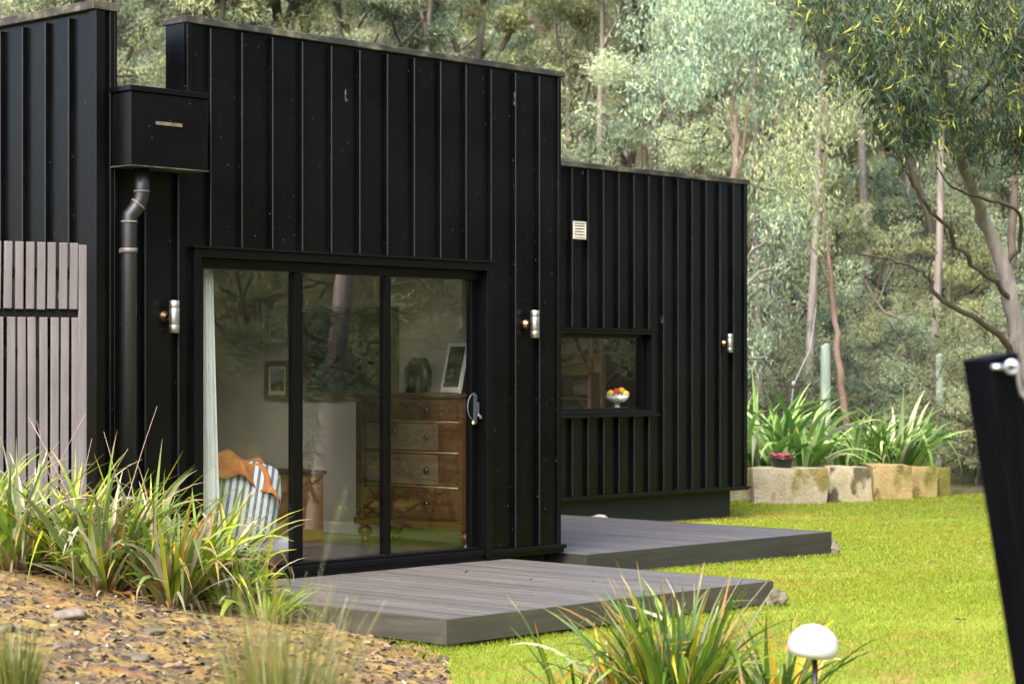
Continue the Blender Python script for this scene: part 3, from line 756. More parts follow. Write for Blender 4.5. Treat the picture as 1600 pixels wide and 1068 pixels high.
# ------------------------------------------------------------------ rocks
def rock(px, py, d, r, label, mat='rock', seed=0, group='rocks beside the decks', sink=0.3, z=None):
    p = at(px, py, d)
    m = MB(); m.blob((0, 0, 0), r[0], r[1], r[2], seed, 0.22, 4, 2.2)
    o = m.build('rock', MAT[mat]); o.location = (p.x, p.y, (gz(p.x, p.y) if z is None else z) + r[2] * (1 - sink)); o.rotation_euler = (0, 0, seed * 1.3)
    tag(o, label, 'rock', group)
rock(868, 876, 16.35, (0.11, 0.08, 0.065), 'small tan rock under the corner of the front wall between the decks', 'rock_dark', 1)
rock(893, 876, 16.3, (0.13, 0.09, 0.075), 'pale rock, largest of those between the two decks', 'rock', 2)
rock(916, 880, 16.2, (0.07, 0.05, 0.045), 'small pale rock at the right end of those between the decks', 'rock', 3)
rock(1294, 843, 19.3, (0.10, 0.09, 0.085), 'dark mossy rock at the outer corner of the rear deck', 'rock_dark', 4)
rock(1211, 937, 14.75, (0.075, 0.07, 0.07), 'mottled rock at the right corner of the front deck', 'rock_dark', 5)
rock(937, 803, 21.6, (0.12, 0.07, 0.05), 'flat pale rock against the plinth behind the rear deck', 'rock', 6, z=-0.09)
rock(1100, 815, 22.9, (0.13, 0.06, 0.04), 'low brown rock on the grass behind the rear deck', 'rock_dark', 7)
rock(1135, 816, 22.6, (0.08, 0.05, 0.04), 'small brown stone on the grass near the end of the plinth', 'rock_dark', 8)

# ------------------------------------------------------------------ sandstone blocks and the bowl
def stone_block(x0, x1, yb, yt, d, thick, label, mat, seed, rz=0.0):
    zb = -0.42; zt = EYE - (yt - YH) / FPX * d
    wdt = (x1 - x0) / FPX * d
    c = at((x0 + x1) / 2, 0, d + thick / 2)
    m = MB(); rg = random.Random(seed)
    bm = m.bm
    r = bmesh.ops.create_cube(bm, size=1.0)
    bmesh.ops.subdivide_edges(bm, edges=bm.edges[:], cuts=11, use_grid_fill=True)
    ph = [(rg.uniform(0, 6.3), Vector((rg.gauss(0, 1), rg.gauss(0, 1), rg.gauss(0, 1)))) for _ in range(6)]
    for v in bm.verts:
        q = v.co.copy(); L = max(abs(q.x), abs(q.y), abs(q.z)) * 2
        n = q.normalized()
        sup = (abs(q.x * 2) ** 40 + abs(q.y * 2) ** 40 + abs(q.z * 2) ** 40) ** (1 / 40)
        q = q / max(sup, 1e-6) * L
        p = Vector((q.x * wdt, q.y * thick, q.z * (zt - zb)))
        k = sum(math.sin(p.dot(f) * (4 + 3 * i) + o) / (1 + i) for i, (o, f) in enumerate(ph))
        v.co = p + n * 0.016 * k
    for f in bm.faces: f.smooth = True
    o = m.build('sandstone_block', MAT.get(mat) or mat); o.data.set_sharp_from_angle(angle=R(38))
    o.location = (c.x, c.y, (zb + zt) / 2); o.rotation_euler = (0, 0, ANG - R(90) + rz)
    tag(o, label, 'stone block', 'sandstone blocks edging the raised bed')
s_cream = mat_sandstone('cream_sandstone', (0.46, 0.39, 0.26), (0.70, 0.62, 0.46), (0.34, 0.23, 0.08), 0.56, 0.52)
s_stain = mat_sandstone('stained_sandstone', (0.43, 0.37, 0.22), (0.64, 0.56, 0.38), (0.065, 0.06, 0.045), 0.50, 0.58)
s_ochre = mat_sandstone('ochre_sandstone', (0.42, 0.30, 0.12), (0.62, 0.48, 0.24), (0.17, 0.12, 0.045), 0.55, 0.50)
s_green = mat_sandstone('mossy_sandstone', (0.25, 0.25, 0.07), (0.42, 0.40, 0.13), (0.15, 0.16, 0.04), 0.5, 0.42)
stone_block(1138, 1174, 783, 733, 28.9, 0.55, 'cream sandstone block half hidden behind the corner of the rear wing', s_cream, 1)
stone_block(1174.5, 1290.5, 787, 733, 28.2, 0.6, 'long cream sandstone block carrying the black bowl', s_cream, 2, R(-4))
stone_block(1289.5, 1357, 783, 731, 28.5, 0.6, 'sandstone block with a dark stain across its face', s_stain, 3, R(-2))
stone_block(1356, 1417.5, 780, 728, 29.0, 0.6, 'ochre sandstone block between the stained and the yellow one', s_ochre, 4, R(2))
stone_block(1416.5, 1457.5, 776, 729, 29.4, 0.55, 'yellowish sandstone block next to the green mossy end block', s_ochre, 5, R(4))
stone_block(1457, 1477, 774, 729, 29.7, 0.5, 'narrow green mossy block at the end of the stone row', s_green, 6, R(6))

bp = at(1222, 728, 28.42); BZ = EYE - (731.5 - YH) / FPX * 28.4
e = empty('bowl', (bp.x, bp.y, BZ), label='shallow black bowl standing on the cream sandstone block', cat='bowl')
m = MB(); m.lathe([(0, 0), (0.10, 0), (0.12, 0.01), (0.145, 0.06), (0.172, 0.12), (0.176, 0.14), (0.166, 0.142), (0.158, 0.125), (0.13, 0.07), (0, 0.055)], 28); m.build('dish', MAT['bowl_black'], e)
m = MB(); m.tube([(0.172 * math.cos(k / 24 * 6.2832), 0.172 * math.sin(k / 24 * 6.2832), 0.141) for k in range(25)], 0.006, 8, False); m.build('rim', plain('brown_rim', (0.06, 0.03, 0.025), 0.4), e)
m = MB(); rg = random.Random(2)
for k in range(16): m.blob((rg.gauss(0, 0.045), rg.gauss(0, 0.045), 0.15 + rg.uniform(0, 0.04)), 0.035, 0.035, 0.02, k, 0.15, 2)
o = m.build('flower', MAT['pink']); o.location = (bp.x, bp.y, BZ); tag(o, 'cluster of pink flowers heaped inside the black bowl', 'flowers')

# ------------------------------------------------------------------ strap-leaved plants
GREEN = [(0.14, 0.22, 0.025), (0.20, 0.29, 0.03), (0.28, 0.36, 0.035), (0.38, 0.42, 0.04), (0.17, 0.23, 0.08)]
PALE = [(0.46, 0.46, 0.32), (0.55, 0.50, 0.36), (0.40, 0.43, 0.26)]
DRY = [(0.40, 0.29, 0.17), (0.33, 0.18, 0.07), (0.45, 0.24, 0.05), (0.27, 0.16, 0.11)]
def blades(rs, n, L, W, spread, up, droop, mixw, greens=GREEN, seg=9, tipdry=0.35, basec=(0.17, 0.06, 0.035), stray=0.12):
    Vs, Fs, Cs = [], [], []; off = 0
    for i in range(n):
        kind = rs.choices((0, 1, 2), mixw)[0]
        c0 = Vector(rs.choice((greens, PALE, DRY)[kind])) * rs.uniform(0.75, 1.25)
        az = rs.uniform(0, 6.283); r0 = spread * math.sqrt(rs.random())
        x, y = r0 * math.cos(az + rs.gauss(0, 0.5)), r0 * math.sin(az + rs.gauss(0, 0.5))
        ln = L * rs.uniform(0.55, 1.12); wd = W * rs.uniform(0.65, 1.2) * (0.8 if kind == 2 else 1)
        el = R(rs.uniform(*up)); dr = R(rs.uniform(*droop)) * (1.4 if kind == 2 else 1)
        if rs.random() < stray: dr *= 2.0
        kink = rs.uniform(0.45, 0.8) if rs.random() < 0.15 else 2
        p = Vector((x, y, -0.02)); tw = rs.gauss(0, 0.5); az2 = az
        twr = rs.gauss(0, 0.7)
        for s in range(seg + 1):
            t = s / seg
            e_ = el - dr * t ** 1.5 - (R(70) if t > kink else 0)
            az2 = az + tw * t
            d = Vector((math.cos(az2) * math.cos(e_), math.sin(az2) * math.cos(e_), math.sin(e_)))
            sd = Vector((-math.sin(az2), math.cos(az2), 0)); nn = sd.cross(d)
            rot = twr * t
            sd2 = sd * math.cos(rot) + nn * math.sin(rot); nn2 = nn * math.cos(rot) - sd * math.sin(rot)
            hw = wd * 0.5 * (0.75 + 0.6 * t if t < 0.35 else (0.96 - (t - 0.35) ** 1.6 * 1.9)) ; hw = max(hw, 0.0008)
            if t > 0.999: hw = 0.0006
            Vs += [p - sd2 * hw + nn2 * hw * 0.35, p, p + sd2 * hw + nn2 * hw * 0.35]
            c = c0.copy()
            if t < 0.22: c = c.lerp(Vector(basec), (0.22 - t) / 0.22 * 0.75)
            if kind == 0 and t > 0.8 and (i * 7919 % 100) / 100 < tipdry: c = c.lerp(Vector(rs.choice(DRY)), min(1, (t - 0.8) / 0.12))
            Cs += [c * 1.05, c * 0.9, c]
            if s < seg:
                a = off + s * 3
                Fs += [(a, a + 1, a + 4, a + 3), (a + 1, a + 2, a + 5, a + 4)]
                p = p + d * (ln / seg)
        off += (seg + 1) * 3
    return Vs, Fs, Cs

def tuft(name, x, y, label, cat, group, seed, n, L, W, spread, up=(50, 88), droop=(25, 95), mixw=(0.7, 0.18, 0.12), greens=GREEN, z=None, stalks=0, mat='strap', basec=(0.17, 0.06, 0.035), **kw):
    rs = random.Random(seed)
    V, F, C = blades(rs, n, L, W, spread, up, droop, mixw, greens, basec=basec, **kw)
    if name == 'flax_plant':       # dead thatch round the base
        V2, F2, C2 = blades(rs, int(n * 0.45), L * 0.55, W * 0.7, spread * 1.15, (2, 48), (10, 70), (0.0, 0.25, 0.75), seg=6, basec=(0.12, 0.07, 0.045), stray=0.3)
        k_ = len(V); V = V + V2; C = C + [c * 0.8 for c in C2]; F = F + [tuple(a + k_ for a in f) for f in F2]
    me = np_mesh(name, [tuple(v) for v in V], F, [tuple(c) for c in C], smooth=True)
    o = link_mesh(name, me, MAT[mat])
    o.location = (x, y, gz(x, y) if z is None else z)
    tag(o, label, cat, group)
    if stalks:
        m = MB()
        for k in range(stalks):
            az = rs.uniform(0, 6.28); e_ = R(rs.uniform(55, 82)); ln = L * rs.uniform(1.0, 1.35); p = Vector((0, 0, 0)); pts = []
            for s in range(7):
                pts.append(tuple(p)); ee = e_ - R(12) * s / 6
                p = p + Vector((math.cos(az) * math.cos(ee), math.sin(az) * math.cos(ee), math.sin(ee))) * ln / 6
            m.tube(pts, [0.0035 - 0.0004 * s for s in range(7)], 5)
        m.build('flower_stalk', plain('dry_flower_stalk', (0.36, 0.25, 0.22), 0.8), o)
    return o

GL = 'strap-leaved tufts along the top of the mossy bank'
left = [  # px of the base, depth, blades, length, label
    (-35, 12.9, 70, 0.75, 'tuft cut by the picture edge below the slat screen'),
    (25, 12.7, 85, 0.80, 'dense green tuft below the left half of the slat screen'),
    (105, 12.9, 100, 0.82, 'tall tuft with many straw-coloured blades below the end of the slat screen'),
    (165, 12.6, 95, 0.85, 'tuft with long thin dry flower stalks below the corner of the left wall'),
    (215, 13.2, 80, 0.80, 'tuft standing right at the foot of the black downpipe'),
    (268, 12.55, 110, 0.78, 'broad yellow-green tuft with pale drooping blades below the first wall light'),
    (325, 13.0, 85, 0.72, 'tuft whose blades cross the pale curtain behind the glass'),
    (372, 12.7, 60, 0.48, 'short tuft with arching pale blades beside the sill of the glass door'),
]
for i, (px, d, n, L, lb) in enumerate(left):
    x, y = flat(px, d)
    tuft('flax_plant', x, y, lb, 'plant', GL, 100 + i, int(n * 1.25), L * 1.03, 0.037, 0.12, (48, 89), (15, 100), (0.72, 0.18, 0.10), stalks=(3 if i in (2, 3, 0) else 1))
x, y = flat(415, 12.45)
tuft('flax_plant', x, y, 'small lime-green tuft at the back left corner of the front deck', 'plant', GL, 131, 38, 0.36, 0.022, 0.07, (35, 85), (20, 80), (0.9, 0.05, 0.05), greens=[(0.22, 0.30, 0.03), (0.28, 0.36, 0.05)])

# fern with feathered fronds
def fern(x, y, seed, label):
    rs = random.Random(seed); Vs, Fs, Cs = [], [], []
    for k in range(11):
        az = rs.uniform(0, 6.28); el = R(rs.uniform(35, 75)); L = rs.uniform(0.28, 0.42); p = Vector((0, 0, 0)); c = Vector((0.17, 0.30, 0.035)) * rs.uniform(0.8, 1.3)
        for s in range(16):
            t = s / 15; e_ = el - R(75) * t
            d = Vector((math.cos(az) * math.cos(e_), math.sin(az) * math.cos(e_), math.sin(e_))); sd = Vector((-math.sin(az), math.cos(az), 0)); p = p + d * L / 15
            ll = 0.075 * (1 - t) ** 0.7 * min(1, t * 5 + 0.2)
            for sg in (-1, 1):
                a = len(Vs); q = p + (sd * sg + d * 0.45) * ll - Vector((0, 0, 0.15 * ll))
                Vs += [p - d * 0.007, p + d * 0.008, q]; Fs.append((a, a + 1, a + 2)); Cs += [c] * 3
    me = np_mesh('fern', [tuple(v) for v in Vs], Fs, [tuple(c) for c in Cs]); o = link_mesh('fern', me, MAT['strap']); o.location = (x, y, gz(x, y)); tag(o, label, 'fern', 'ferns on the bank')
fern(*flat(398, 12.7), 3, 'bright green fern with feathery fronds in front of the door sill')
fern(*flat(432, 12.75), 5, 'small drooping fern touching the left side of the front deck')

# foreground tufts on the lawn, to the right of the middle
DG = [(0.06, 0.125, 0.014), (0.09, 0.165, 0.018), (0.14, 0.22, 0.022), (0.22, 0.28, 0.025), (0.08, 0.15, 0.05)]
YEL = [(0.55, 0.36, 0.03), (0.40, 0.33, 0.03)]
GF = 'strap-leaved tufts in front of the decks'
x, y = flat(1055, 10.15)
tuft('flax_plant', x, y, 'large dark green tuft with yellow blades in front of the front deck', 'plant', GF, 205, 230, 0.70, 0.029, 0.15, (54, 90), (4, 66), (0.86, 0.05, 0.09), greens=DG + DG + YEL[1:], stalks=2)
x, y = flat(975, 10.3)
tuft('flax_plant', x, y, 'loose tuft with orange and straw blades left of the large dark green one', 'plant', GF, 206, 58, 0.60, 0.028, 0.10, (52, 88), (20, 110), (0.45, 0.2, 0.35), greens=DG + YEL)
x, y = flat(1215, 10.2)
tuft('flax_plant', x, y, 'low yellowing tuft behind the white mushroom lamp', 'plant', GF, 207, 85, 0.58, 0.027, 0.13, (40, 88), (10, 90), (0.66, 0.12, 0.22), greens=DG + YEL)
x, y = flat(905, 10.6)
tuft('flax_plant', x, y, 'sparse tuft of a few thin blades on the lawn left of the larger tufts', 'plant', GF, 209, 16, 0.55, 0.022, 0.10, (50, 82), (5, 60), (0.7, 0.2, 0.1), greens=DG)

# grey-green tussocks close to the viewpoint
def tussock(px, d, seed, n, L, label, z=None):
    x, y = flat(px, d); rs = random.Random(seed)
    V, F, C = blades(rs, n, L, 0.0055, 0.05, (72, 90), (4, 30), (0.85, 0.06, 0.09), [(0.13, 0.17, 0.03), (0.10, 0.14, 0.02), (0.19, 0.21, 0.05)], seg=7, basec=(0.2, 0.14, 0.06), stray=0.05)
    me = np_mesh('grass_tussock', [tuple(v) for v in V], F, [tuple(c) for c in C], smooth=True); o = link_mesh('grass_tussock', me, MAT['strap'])
    o.location = (x, y, gz(x, y)); tag(o, label, 'grass tussock', 'grass tussocks on the near side of the bank')
tussock(440, 7.2, 301, 900, 0.84, 'soft fine-bladed grass tussock nearest the bottom of the picture')
tussock(25, 8.4, 302, 420, 0.40, 'small fine-bladed grass tussock at the bottom left corner')
tussock(400, 5.2, 303, 16, 1.25, 'few very thin tall grass stems in front of the door glass')

# broad-leaved lilies behind the stones
LG = [(0.08, 0.19, 0.04), (0.15, 0.30, 0.055), (0.26, 0.42, 0.10), (0.46, 0.58, 0.26)]
GLY = 'broad-leaved clumps behind the sandstone blocks'
for i, (px, d, n, L, W, lb) in enumerate((
        (1186, 29.6, 80, 1.5, 0.105, 'tall broad-leaved clump beside the corner of the rear wing'),
        (1243, 29.6, 85, 1.42, 0.10, 'tall broad-leaved clump right behind the black bowl'),
        (1300, 29.8, 36, 0.62, 0.07, 'lower clump with pale arching leaves between the two taller ones'),
        (1350, 30.2, 100, 1.2, 0.075, 'wide clump of narrow glossy leaves behind the dark stained block'),
        (1400, 30.2, 100, 1.26, 0.075, 'wide clump of narrow glossy leaves behind the ochre block'))):
    x, y = flat(px, d)
    tuft('lily_plant', x, y, lb, 'plant', GLY, 400 + i, n, L, W, 0.28, (48, 90), (25, 120), (0.93, 0.05, 0.02), greens=LG, z=-0.05, basec=(0.10, 0.16, 0.05), tipdry=0.08)
# soil of the raised bed
m = MB(); p0 = at(1165, 0, 29.3); p1 = at(1475, 0, 30.3)
M_ = Matrix.Translation(((p0.x + p1.x) / 2, (p0.y + p1.y) / 2, -0.1)) @ Matrix.Rotation(math.atan2(p1.y - p0.y, p1.x - p0.x), 4, 'Z')
m.box(-1.6, 1.45, -0.1, 1.3, -0.35, 0.16, 0.1, M_, 3); m.build('garden_bed', MAT['forest'], kind='structure')

# stones lying on the bank
GS = 'stones on the bank'
for i, (px, py, r, lb, mt) in enumerate((
        (112, 962, 0.07, 'largest pale flat stone high on the mossy bank', 'rock_bank'), (214, 1030, 0.055, 'dark stone low on the bank near the bottom edge', 'rock_dark'),
        (83, 1010, 0.03, 'pale pebble next to a dark crumb at the lower left of the bank', 'rock_bank'), (148, 1016, 0.022, 'white pebble beside the dark low stone', 'rock_bank'),
        (8, 985, 0.045, 'brown stone at the left edge of the bank', 'rock_dark'), (10, 1035, 0.05, 'grey stone right in the bottom left corner by the tussock', 'rock_bank'),
        (240, 990, 0.05, 'long brown chunk in the middle of the bank', 'rock_dark'), (625, 1002, 0.03, 'pale chip just below the corner of the front deck', 'rock_bank'))):
    k = 11.0
    for _ in range(12):
        x, y = flat(px, k); k = (EYE - gz(x, y)) * FPX / (py - YH)
    x, y = flat(px, k)
    m = MB(); m.blob((0, 0, 0), r * 1.3, r * 0.9, r * 0.5, 40 + i, 0.25, 3, 2.2); o = m.build('stone', MAT[mt]); o.location = (x, y, gz(x, y) + r * 0.2); o.rotation_euler = (0, 0, i * 1.1); tag(o, lb, 'stone', GS)

# ------------------------------------------------------------------ mushroom lamp and the leaning post
lp = at(1271, 1004, 9.0)
e = empty('garden_lamp', (lp.x, lp.y, gz(lp.x, lp.y)), label='white mushroom-shaped garden lamp on a black stake', cat='garden lamp')
h = lp.z - gz(lp.x, lp.y)
m = MB(); prof = [(0.0, -0.062), (0.03, -0.062), (0.07, -0.059), (0.09, -0.053), (0.102, -0.040), (0.1065, -0.022), (0.106, -0.004), (0.101, 0.016), (0.091, 0.036), (0.076, 0.053), (0.057, 0.066), (0.035, 0.075), (0.015, 0.079), (0, 0.0795)]
m.lathe(prof, 40, Matrix.Translation((0, 0, h)) @ Matrix.Rotation(R(6), 4, Vector((FW[0], FW[1], 0)))); m.build('lamp_shade', MAT['lamp_white'], e)
m = MB(); m.tube([(0.004, -0.004, -0.2), (0.004, -0.004, h - 0.055)], 0.012, 12); m.build('stake', MAT['black_paint'], e)

pt = at(1547, 556, 5.4); pb_x, pb_y = flat(1738, 5.5)
e = empty('leaning_post', (pb_x, pb_y, gz(pb_x, pb_y)), label='black square timber post leaning left at the right picture edge', cat='post')
m = MB(); a = Vector((pb_x, pb_y, gz(pb_x, pb_y) - 0.3)); b = Vector(pt); ax = (b - a); Ln = ax.length
q = ax.to_track_quat('Z', 'Y').to_matrix().to_4x4()
# turn the square section so that the broad face looks left of the viewpoint
zt = ax.normalized(); side = (Vector(RT) - zt * Vector(RT).dot(zt)).normalized(); fr = zt.cross(side)
cs, sn = math.cos(R(27)), math.sin(R(27)); u = side * cs + fr * sn; v = zt.cross(u)
Mp = Matrix(((u.x, v.x, zt.x, 0), (u.y, v.y, zt.y, 0), (u.z, v.z, zt.z, 0), (0, 0, 0, 1)))
loc0 = Vector((pb_x, pb_y, gz(pb_x, pb_y)))
m.box(-0.05, 0.05, -0.05, 0.05, 0, Ln, 0.004, Matrix.Translation(a - loc0) @ Mp); m.build('timber', MAT['post'], e)
m = MB(); ec = at(1581, 573, 5.33) - loc0
ring = [ec + Vector(RT) * 0.014 * math.cos(k / 16 * 6.283) + Vector((0, 0, 1)) * 0.014 * math.sin(k / 16 * 6.283) for k in range(17)]
m.tube(ring, 0.005, 8, False); m.tube([ec - Vector(RT) * 0.02, ec - Vector(RT) * 0.05], 0.006, 8); m.build('eye_bolt', MAT['galv'], e)
m = MB(); q0 = at(1584, 580, 5.31) - loc0
pts = [q0 + Vector(RT) * dx + Vector((0, 0, dz)) for dx, dz in ((-0.006, 0.012), (-0.002, 0.02), (0.008, 0.016), (0.011, 0.0), (0.014, -0.03), (0.02, -0.055), (0.032, -0.066), (0.05, -0.064), (0.075, -0.058))]
m.tube(pts, 0.005, 8); o = m.build('hook', MAT['galv'], e)

# ------------------------------------------------------------------ inside the front room
m = MB(); n = 44
for k in range(n + 1): pass
V, F = [], []
for k in range(n + 1):
    t = k / n
    for zi, z in enumerate(np.linspace(0.07, 2.14, 14)):
        wdt = 0.155 + 0.10 * (1 - z / 2.14)
        V.append((t * wdt, 0.028 * math.sin(t * 26 + 0.5 * math.sin(z * 2)) + 0.02 * math.sin(t * 9), z))
for k in range(n):
    for zi in range(13):
        a = k * 14 + zi; F.append((a, a + 14, a + 15, a + 1))
me = np_mesh('curtain', V, F, smooth=True); o = link_mesh('curtain', me, MAT['curtain']); o.location = (9.10, 11.60, 0); tag(o, 'pale green curtain hanging at the left end of the glass door', 'curtain')
md = o.modifiers.new('thickness', 'SOLIDIFY'); md.thickness = 0.004

def mattress():
    e = empty('bed', (9.18, 11.72, 0.057), label='low bed with white linen just behind the door glass', cat='bed')
    m = MB(); m.box(0, 1.05, 0, 2.0, 0.0, 0.08, 0.01); m.build('base', MAT['chest'], e)
    m = MB(); m.box(0.0, 1.0, 0, 1.95, 0.081, 0.19, 0.04, None, 4); m.build('mattress', MAT['sheet'], e)
mattress()
# striped cushion
t = NT('blue_white_stripes'); v = t.coords((1, 1, 1)); sx_ = t.N('ShaderNodeSeparateXYZ'); t.L(v, sx_.inputs[0])
ma = t.N('ShaderNodeMath', operation='MULTIPLY'); t.L(sx_.outputs[0], ma.inputs[0]); ma.inputs[1].default_value = 2 * math.pi / 0.047
si = t.N('ShaderNodeMath', operation='SINE'); t.L(ma.outputs[0], si.inputs[0])
c = t.ramp(si.outputs[0], [(0.0, (0.72, 0.75, 0.76)), (0.12, (0.72, 0.75, 0.76)), (0.2, (0.12, 0.17, 0.25)), (1.0, (0.14, 0.20, 0.28))])
fz = t.noise(t.coords((60, 60, 12)), 2.0, 3); c = t.mixc(0.25, c, t.ramp(fz, [(0.3, (0.5, 0.5, 0.5)), (0.7, (1, 1, 1))]), 'MULTIPLY')
t.set(c, 0.9, 0, 0.2); t.bump(fz, 0.2, 0.004); MAT['stripes'] = t.m
m = MB(); r = bmesh.ops.create_uvsphere(m.bm, u_segments=48, v_segments=30, radius=1.0)
for v in m.bm.verts:
    p = v.co; ang = math.atan2(p.z, p.x); rr = math.hypot(p.x, p.z)
    sq = (abs(math.cos(ang)) ** 3.4 + abs(math.sin(ang)) ** 3.4) ** (-1 / 3.4)
    crease = 1 + 0.02 * math.sin(9 * ang) * rr
    v.co = Vector((math.cos(ang) * rr * sq * 0.235 * crease, p.y * 0.105 * (1 - 0.35 * rr ** 6), math.sin(ang) * rr * sq * 0.29 * crease))
for f in m.bm.faces: f.smooth = True
cp = at(385, 787, 15.15)
o = m.build('cushion', MAT['stripes']); o.location = (cp.x, cp.y, 0.52); o.rotation_euler = (R(-12), R(9), R(-38)); tag(o, 'blue and white striped cushion standing on the low bed', 'cushion')
# orange throw over it
V, F = [], []; rg = random.Random(9); nx, ny = 26, 18
for i in range(nx + 1):
    for j in range(ny + 1):
        u = i / nx - 0.5; v_ = j / ny - 0.5
        z = 0.05 - 0.30 * max(0, u - 0.05) ** 1.0 - 0.10 * max(0, -u - 0.2) - 0.55 * max(0, abs(v_) - 0.18) ** 1.15 + 0.03 * math.sin(11 * u + 6 * v_) + 0.016 * math.sin(19 * v_ - 8 * u + 1)
        V.append((u * 0.46 + 0.03 * math.sin(9 * v_), v_ * 0.27 + 0.03 * math.sin(12 * u), z))
for i in range(nx):
    for j in range(ny):
        a = i * (ny + 1) + j; F.append((a, a + ny + 1, a + ny + 2, a + 1))
me = np_mesh('throw', V, F, smooth=True); o = link_mesh('throw', me, MAT['orange_cloth']); tp = at(392, 722, 15.2); o.location = (tp.x, tp.y, tp.z - 0.035); o.rotation_euler = (R(-8), R(16), R(-38)); tag(o, 'crumpled orange-brown cloth thrown over the striped cushion', 'cloth')
o.modifiers.new('thickness', 'SOLIDIFY').thickness = 0.006
# orange-brown cabinet
cb = at(462, 735, 16.9)
e = empty('cabinet', (cb.x, cb.y, 0.057), R(0), label='plain orange-brown timber cabinet behind the striped cushion', cat='cabinet')
hz = cb.z - 0.057
m = MB(); m.box(-0.45, 0.2, -0.1, 0.4, 0.0, hz - 0.03, 0.004); m.build('body', MAT['cabinet'], e)
m = MB(); m.box(-0.47, 0.22, -0.12, 0.42, hz - 0.029, hz, 0.006); m.build('top', MAT['chest'], e)
m = MB(); m.box(-0.44, -0.13, -0.112, -0.1005, 0.05, hz - 0.05, 0.003); m.box(-0.12, 0.19, -0.112, -0.1005, 0.05, hz - 0.05, 0.003); m.build('door', MAT['cabinet'], e)
# chest of drawers: front faces -X
CX, CY0, CY1 = 11.80, 11.66, 12.95
e = empty('chest_of_drawers', (CX, CY0, 0.057), label='tall walnut chest of four drawers on turned feet', cat='chest of drawers')
Wc = CY1 - CY0; Dc = 0.44
m = MB(); m.box(0.0, Dc, 0.02, Wc - 0.02, 0.20, 1.17, 0.004); m.build('body', MAT['chest'], e)
m = MB(); m.box(-0.035, Dc + 0.0, -0.01, Wc + 0.01, 1.171, 1.205, 0.008); m.build('top', MAT['chest'], e)
m = MB(); m.box(-0.03, Dc, -0.005, Wc + 0.005, 0.14, 0.199, 0.015); m.build('base_moulding', MAT['chest'], e)
zs = [(0.225, 0.455), (0.485, 0.725), (0.755, 0.965), (0.995, 1.15)]
for i, (z0, z1) in enumerate(zs):
    m = MB(); m.box(-0.016, -0.001, 0.12, Wc - 0.12, z0, z1, 0.004); dr = m.build('drawer', MAT['chest'], e)
    if i in (1, 2):
        m = MB(); m.box(-0.019, -0.0165, 0.32, Wc - 0.15, z0 + 0.004, z1 - 0.004); m.build('pale_veneer', MAT['panel_wood'], dr)
    for yy in (0.43, Wc - 0.40):
        m = MB(); m.lathe([(0.0, 0), (0.012, 0), (0.011, 0.012), (0.024, 0.02), (0.026, 0.03), (0.018, 0.038), (0, 0.04)], 16, Matrix.Translation((-0.017, yy, (z0 + z1) / 2)) @ Matrix.Rotation(R(-90), 4, 'Y')); m.build('knob', MAT['dark_knob'], dr)
for z in (0.47, 0.74, 0.98):
    m = MB(); m.tube([(-0.008, 0.10, z), (-0.008, Wc - 0.10, z)], 0.010, 8); m.build('bead', MAT['chest_light'], e)
for yy in (0.02, Wc - 0.10):
    m = MB(); m.box(-0.022, -0.001, yy, yy + 0.08, 0.201, 1.168, 0.01); m.build('pilaster', MAT['chest'], e)
for fx, fy in ((0.04, 0.07), (0.04, Wc - 0.07), (Dc - 0.06, 0.07), (Dc - 0.06, Wc - 0.07)):
    m = MB(); m.lathe([(0, 0), (0.03, 0), (0.038, 0.012), (0.03, 0.028), (0.022, 0.035), (0.05, 0.06), (0.062, 0.085), (0.055, 0.11), (0.03, 0.125), (0.045, 0.139), (0, 0.139)], 18, Matrix.Translation((fx, fy, 0))); m.build('foot', MAT['chest'], e)
# stencilled letters on the pale veneer of the third drawer
cu = bpy.data.curves.new('lettering', 'FONT'); cu.body = 'N2B'; cu.size = 0.12; cu.extrude = 0.0006
to = bpy.data.objects.new('lettering', cu); COL.objects.link(to)
bpy.context.view_layer.update()
me = bpy.data.meshes.new_from_object(to.evaluated_get(bpy.context.evaluated_depsgraph_get()))
bpy.data.objects.remove(to)
o = link_mesh('lettering', me, MAT['ink'], e); o.location = (-0.0202, 0.86, 0.85); o.rotation_euler = (R(90), 0, R(-90))
# white framed photo leaning on the chest
fp = at(697, 610, 16.85)
e = empty('framed_photo', (11.98, fp.y - 0.02 + 0.09, 1.263), R(-90 - 14), label='white framed photo leaning on top of the chest of drawers', cat='picture frame')
Mt = Matrix.Rotation(R(-12), 4, 'X')
m = MB()
for b_ in ((-0.15, -0.122, 0, 0.40), (0.122, 0.15, 0, 0.40)): m.box(b_[0], b_[1], -0.012, 0.012, b_[2], b_[3], 0.003, Mt)
m.box(-0.1215, 0.1215, -0.012, 0.012, 0, 0.045, 0.003, Mt); m.box(-0.1215, 0.1215, -0.012, 0.012, 0.372, 0.40, 0.003, Mt); m.build('frame', MAT['white_paint'], e)
m = MB(); m.box(-0.1215, 0.1215, -0.004, 0.008, 0.0455, 0.3715, 0, Mt); m.build('picture', plain('dark_print', (0.02, 0.025, 0.02), 0.15, 0, 0.5, 0.4, 6), e)
# dark ornament
e = None
op = at(622, 612, 17.05)
m = MB(); pts = [(0.0, 0.10, 0.0), (0.0, 0.10, 0.10), (0, 0.085, 0.18), (0, 0.03, 0.225), (0, -0.04, 0.22), (0, -0.075, 0.16), (0, -0.08, 0.08), (0, -0.075, 0.0)]
m.tube(pts, [0.04, 0.05, 0.06, 0.065, 0.065, 0.058, 0.045, 0.045], 16); o = m.build('ornament', MAT['bronze']); o.location = (12.0, 12.42, 1.262); tag(o, 'dark arched ornament standing on top of the chest of drawers', 'ornament')

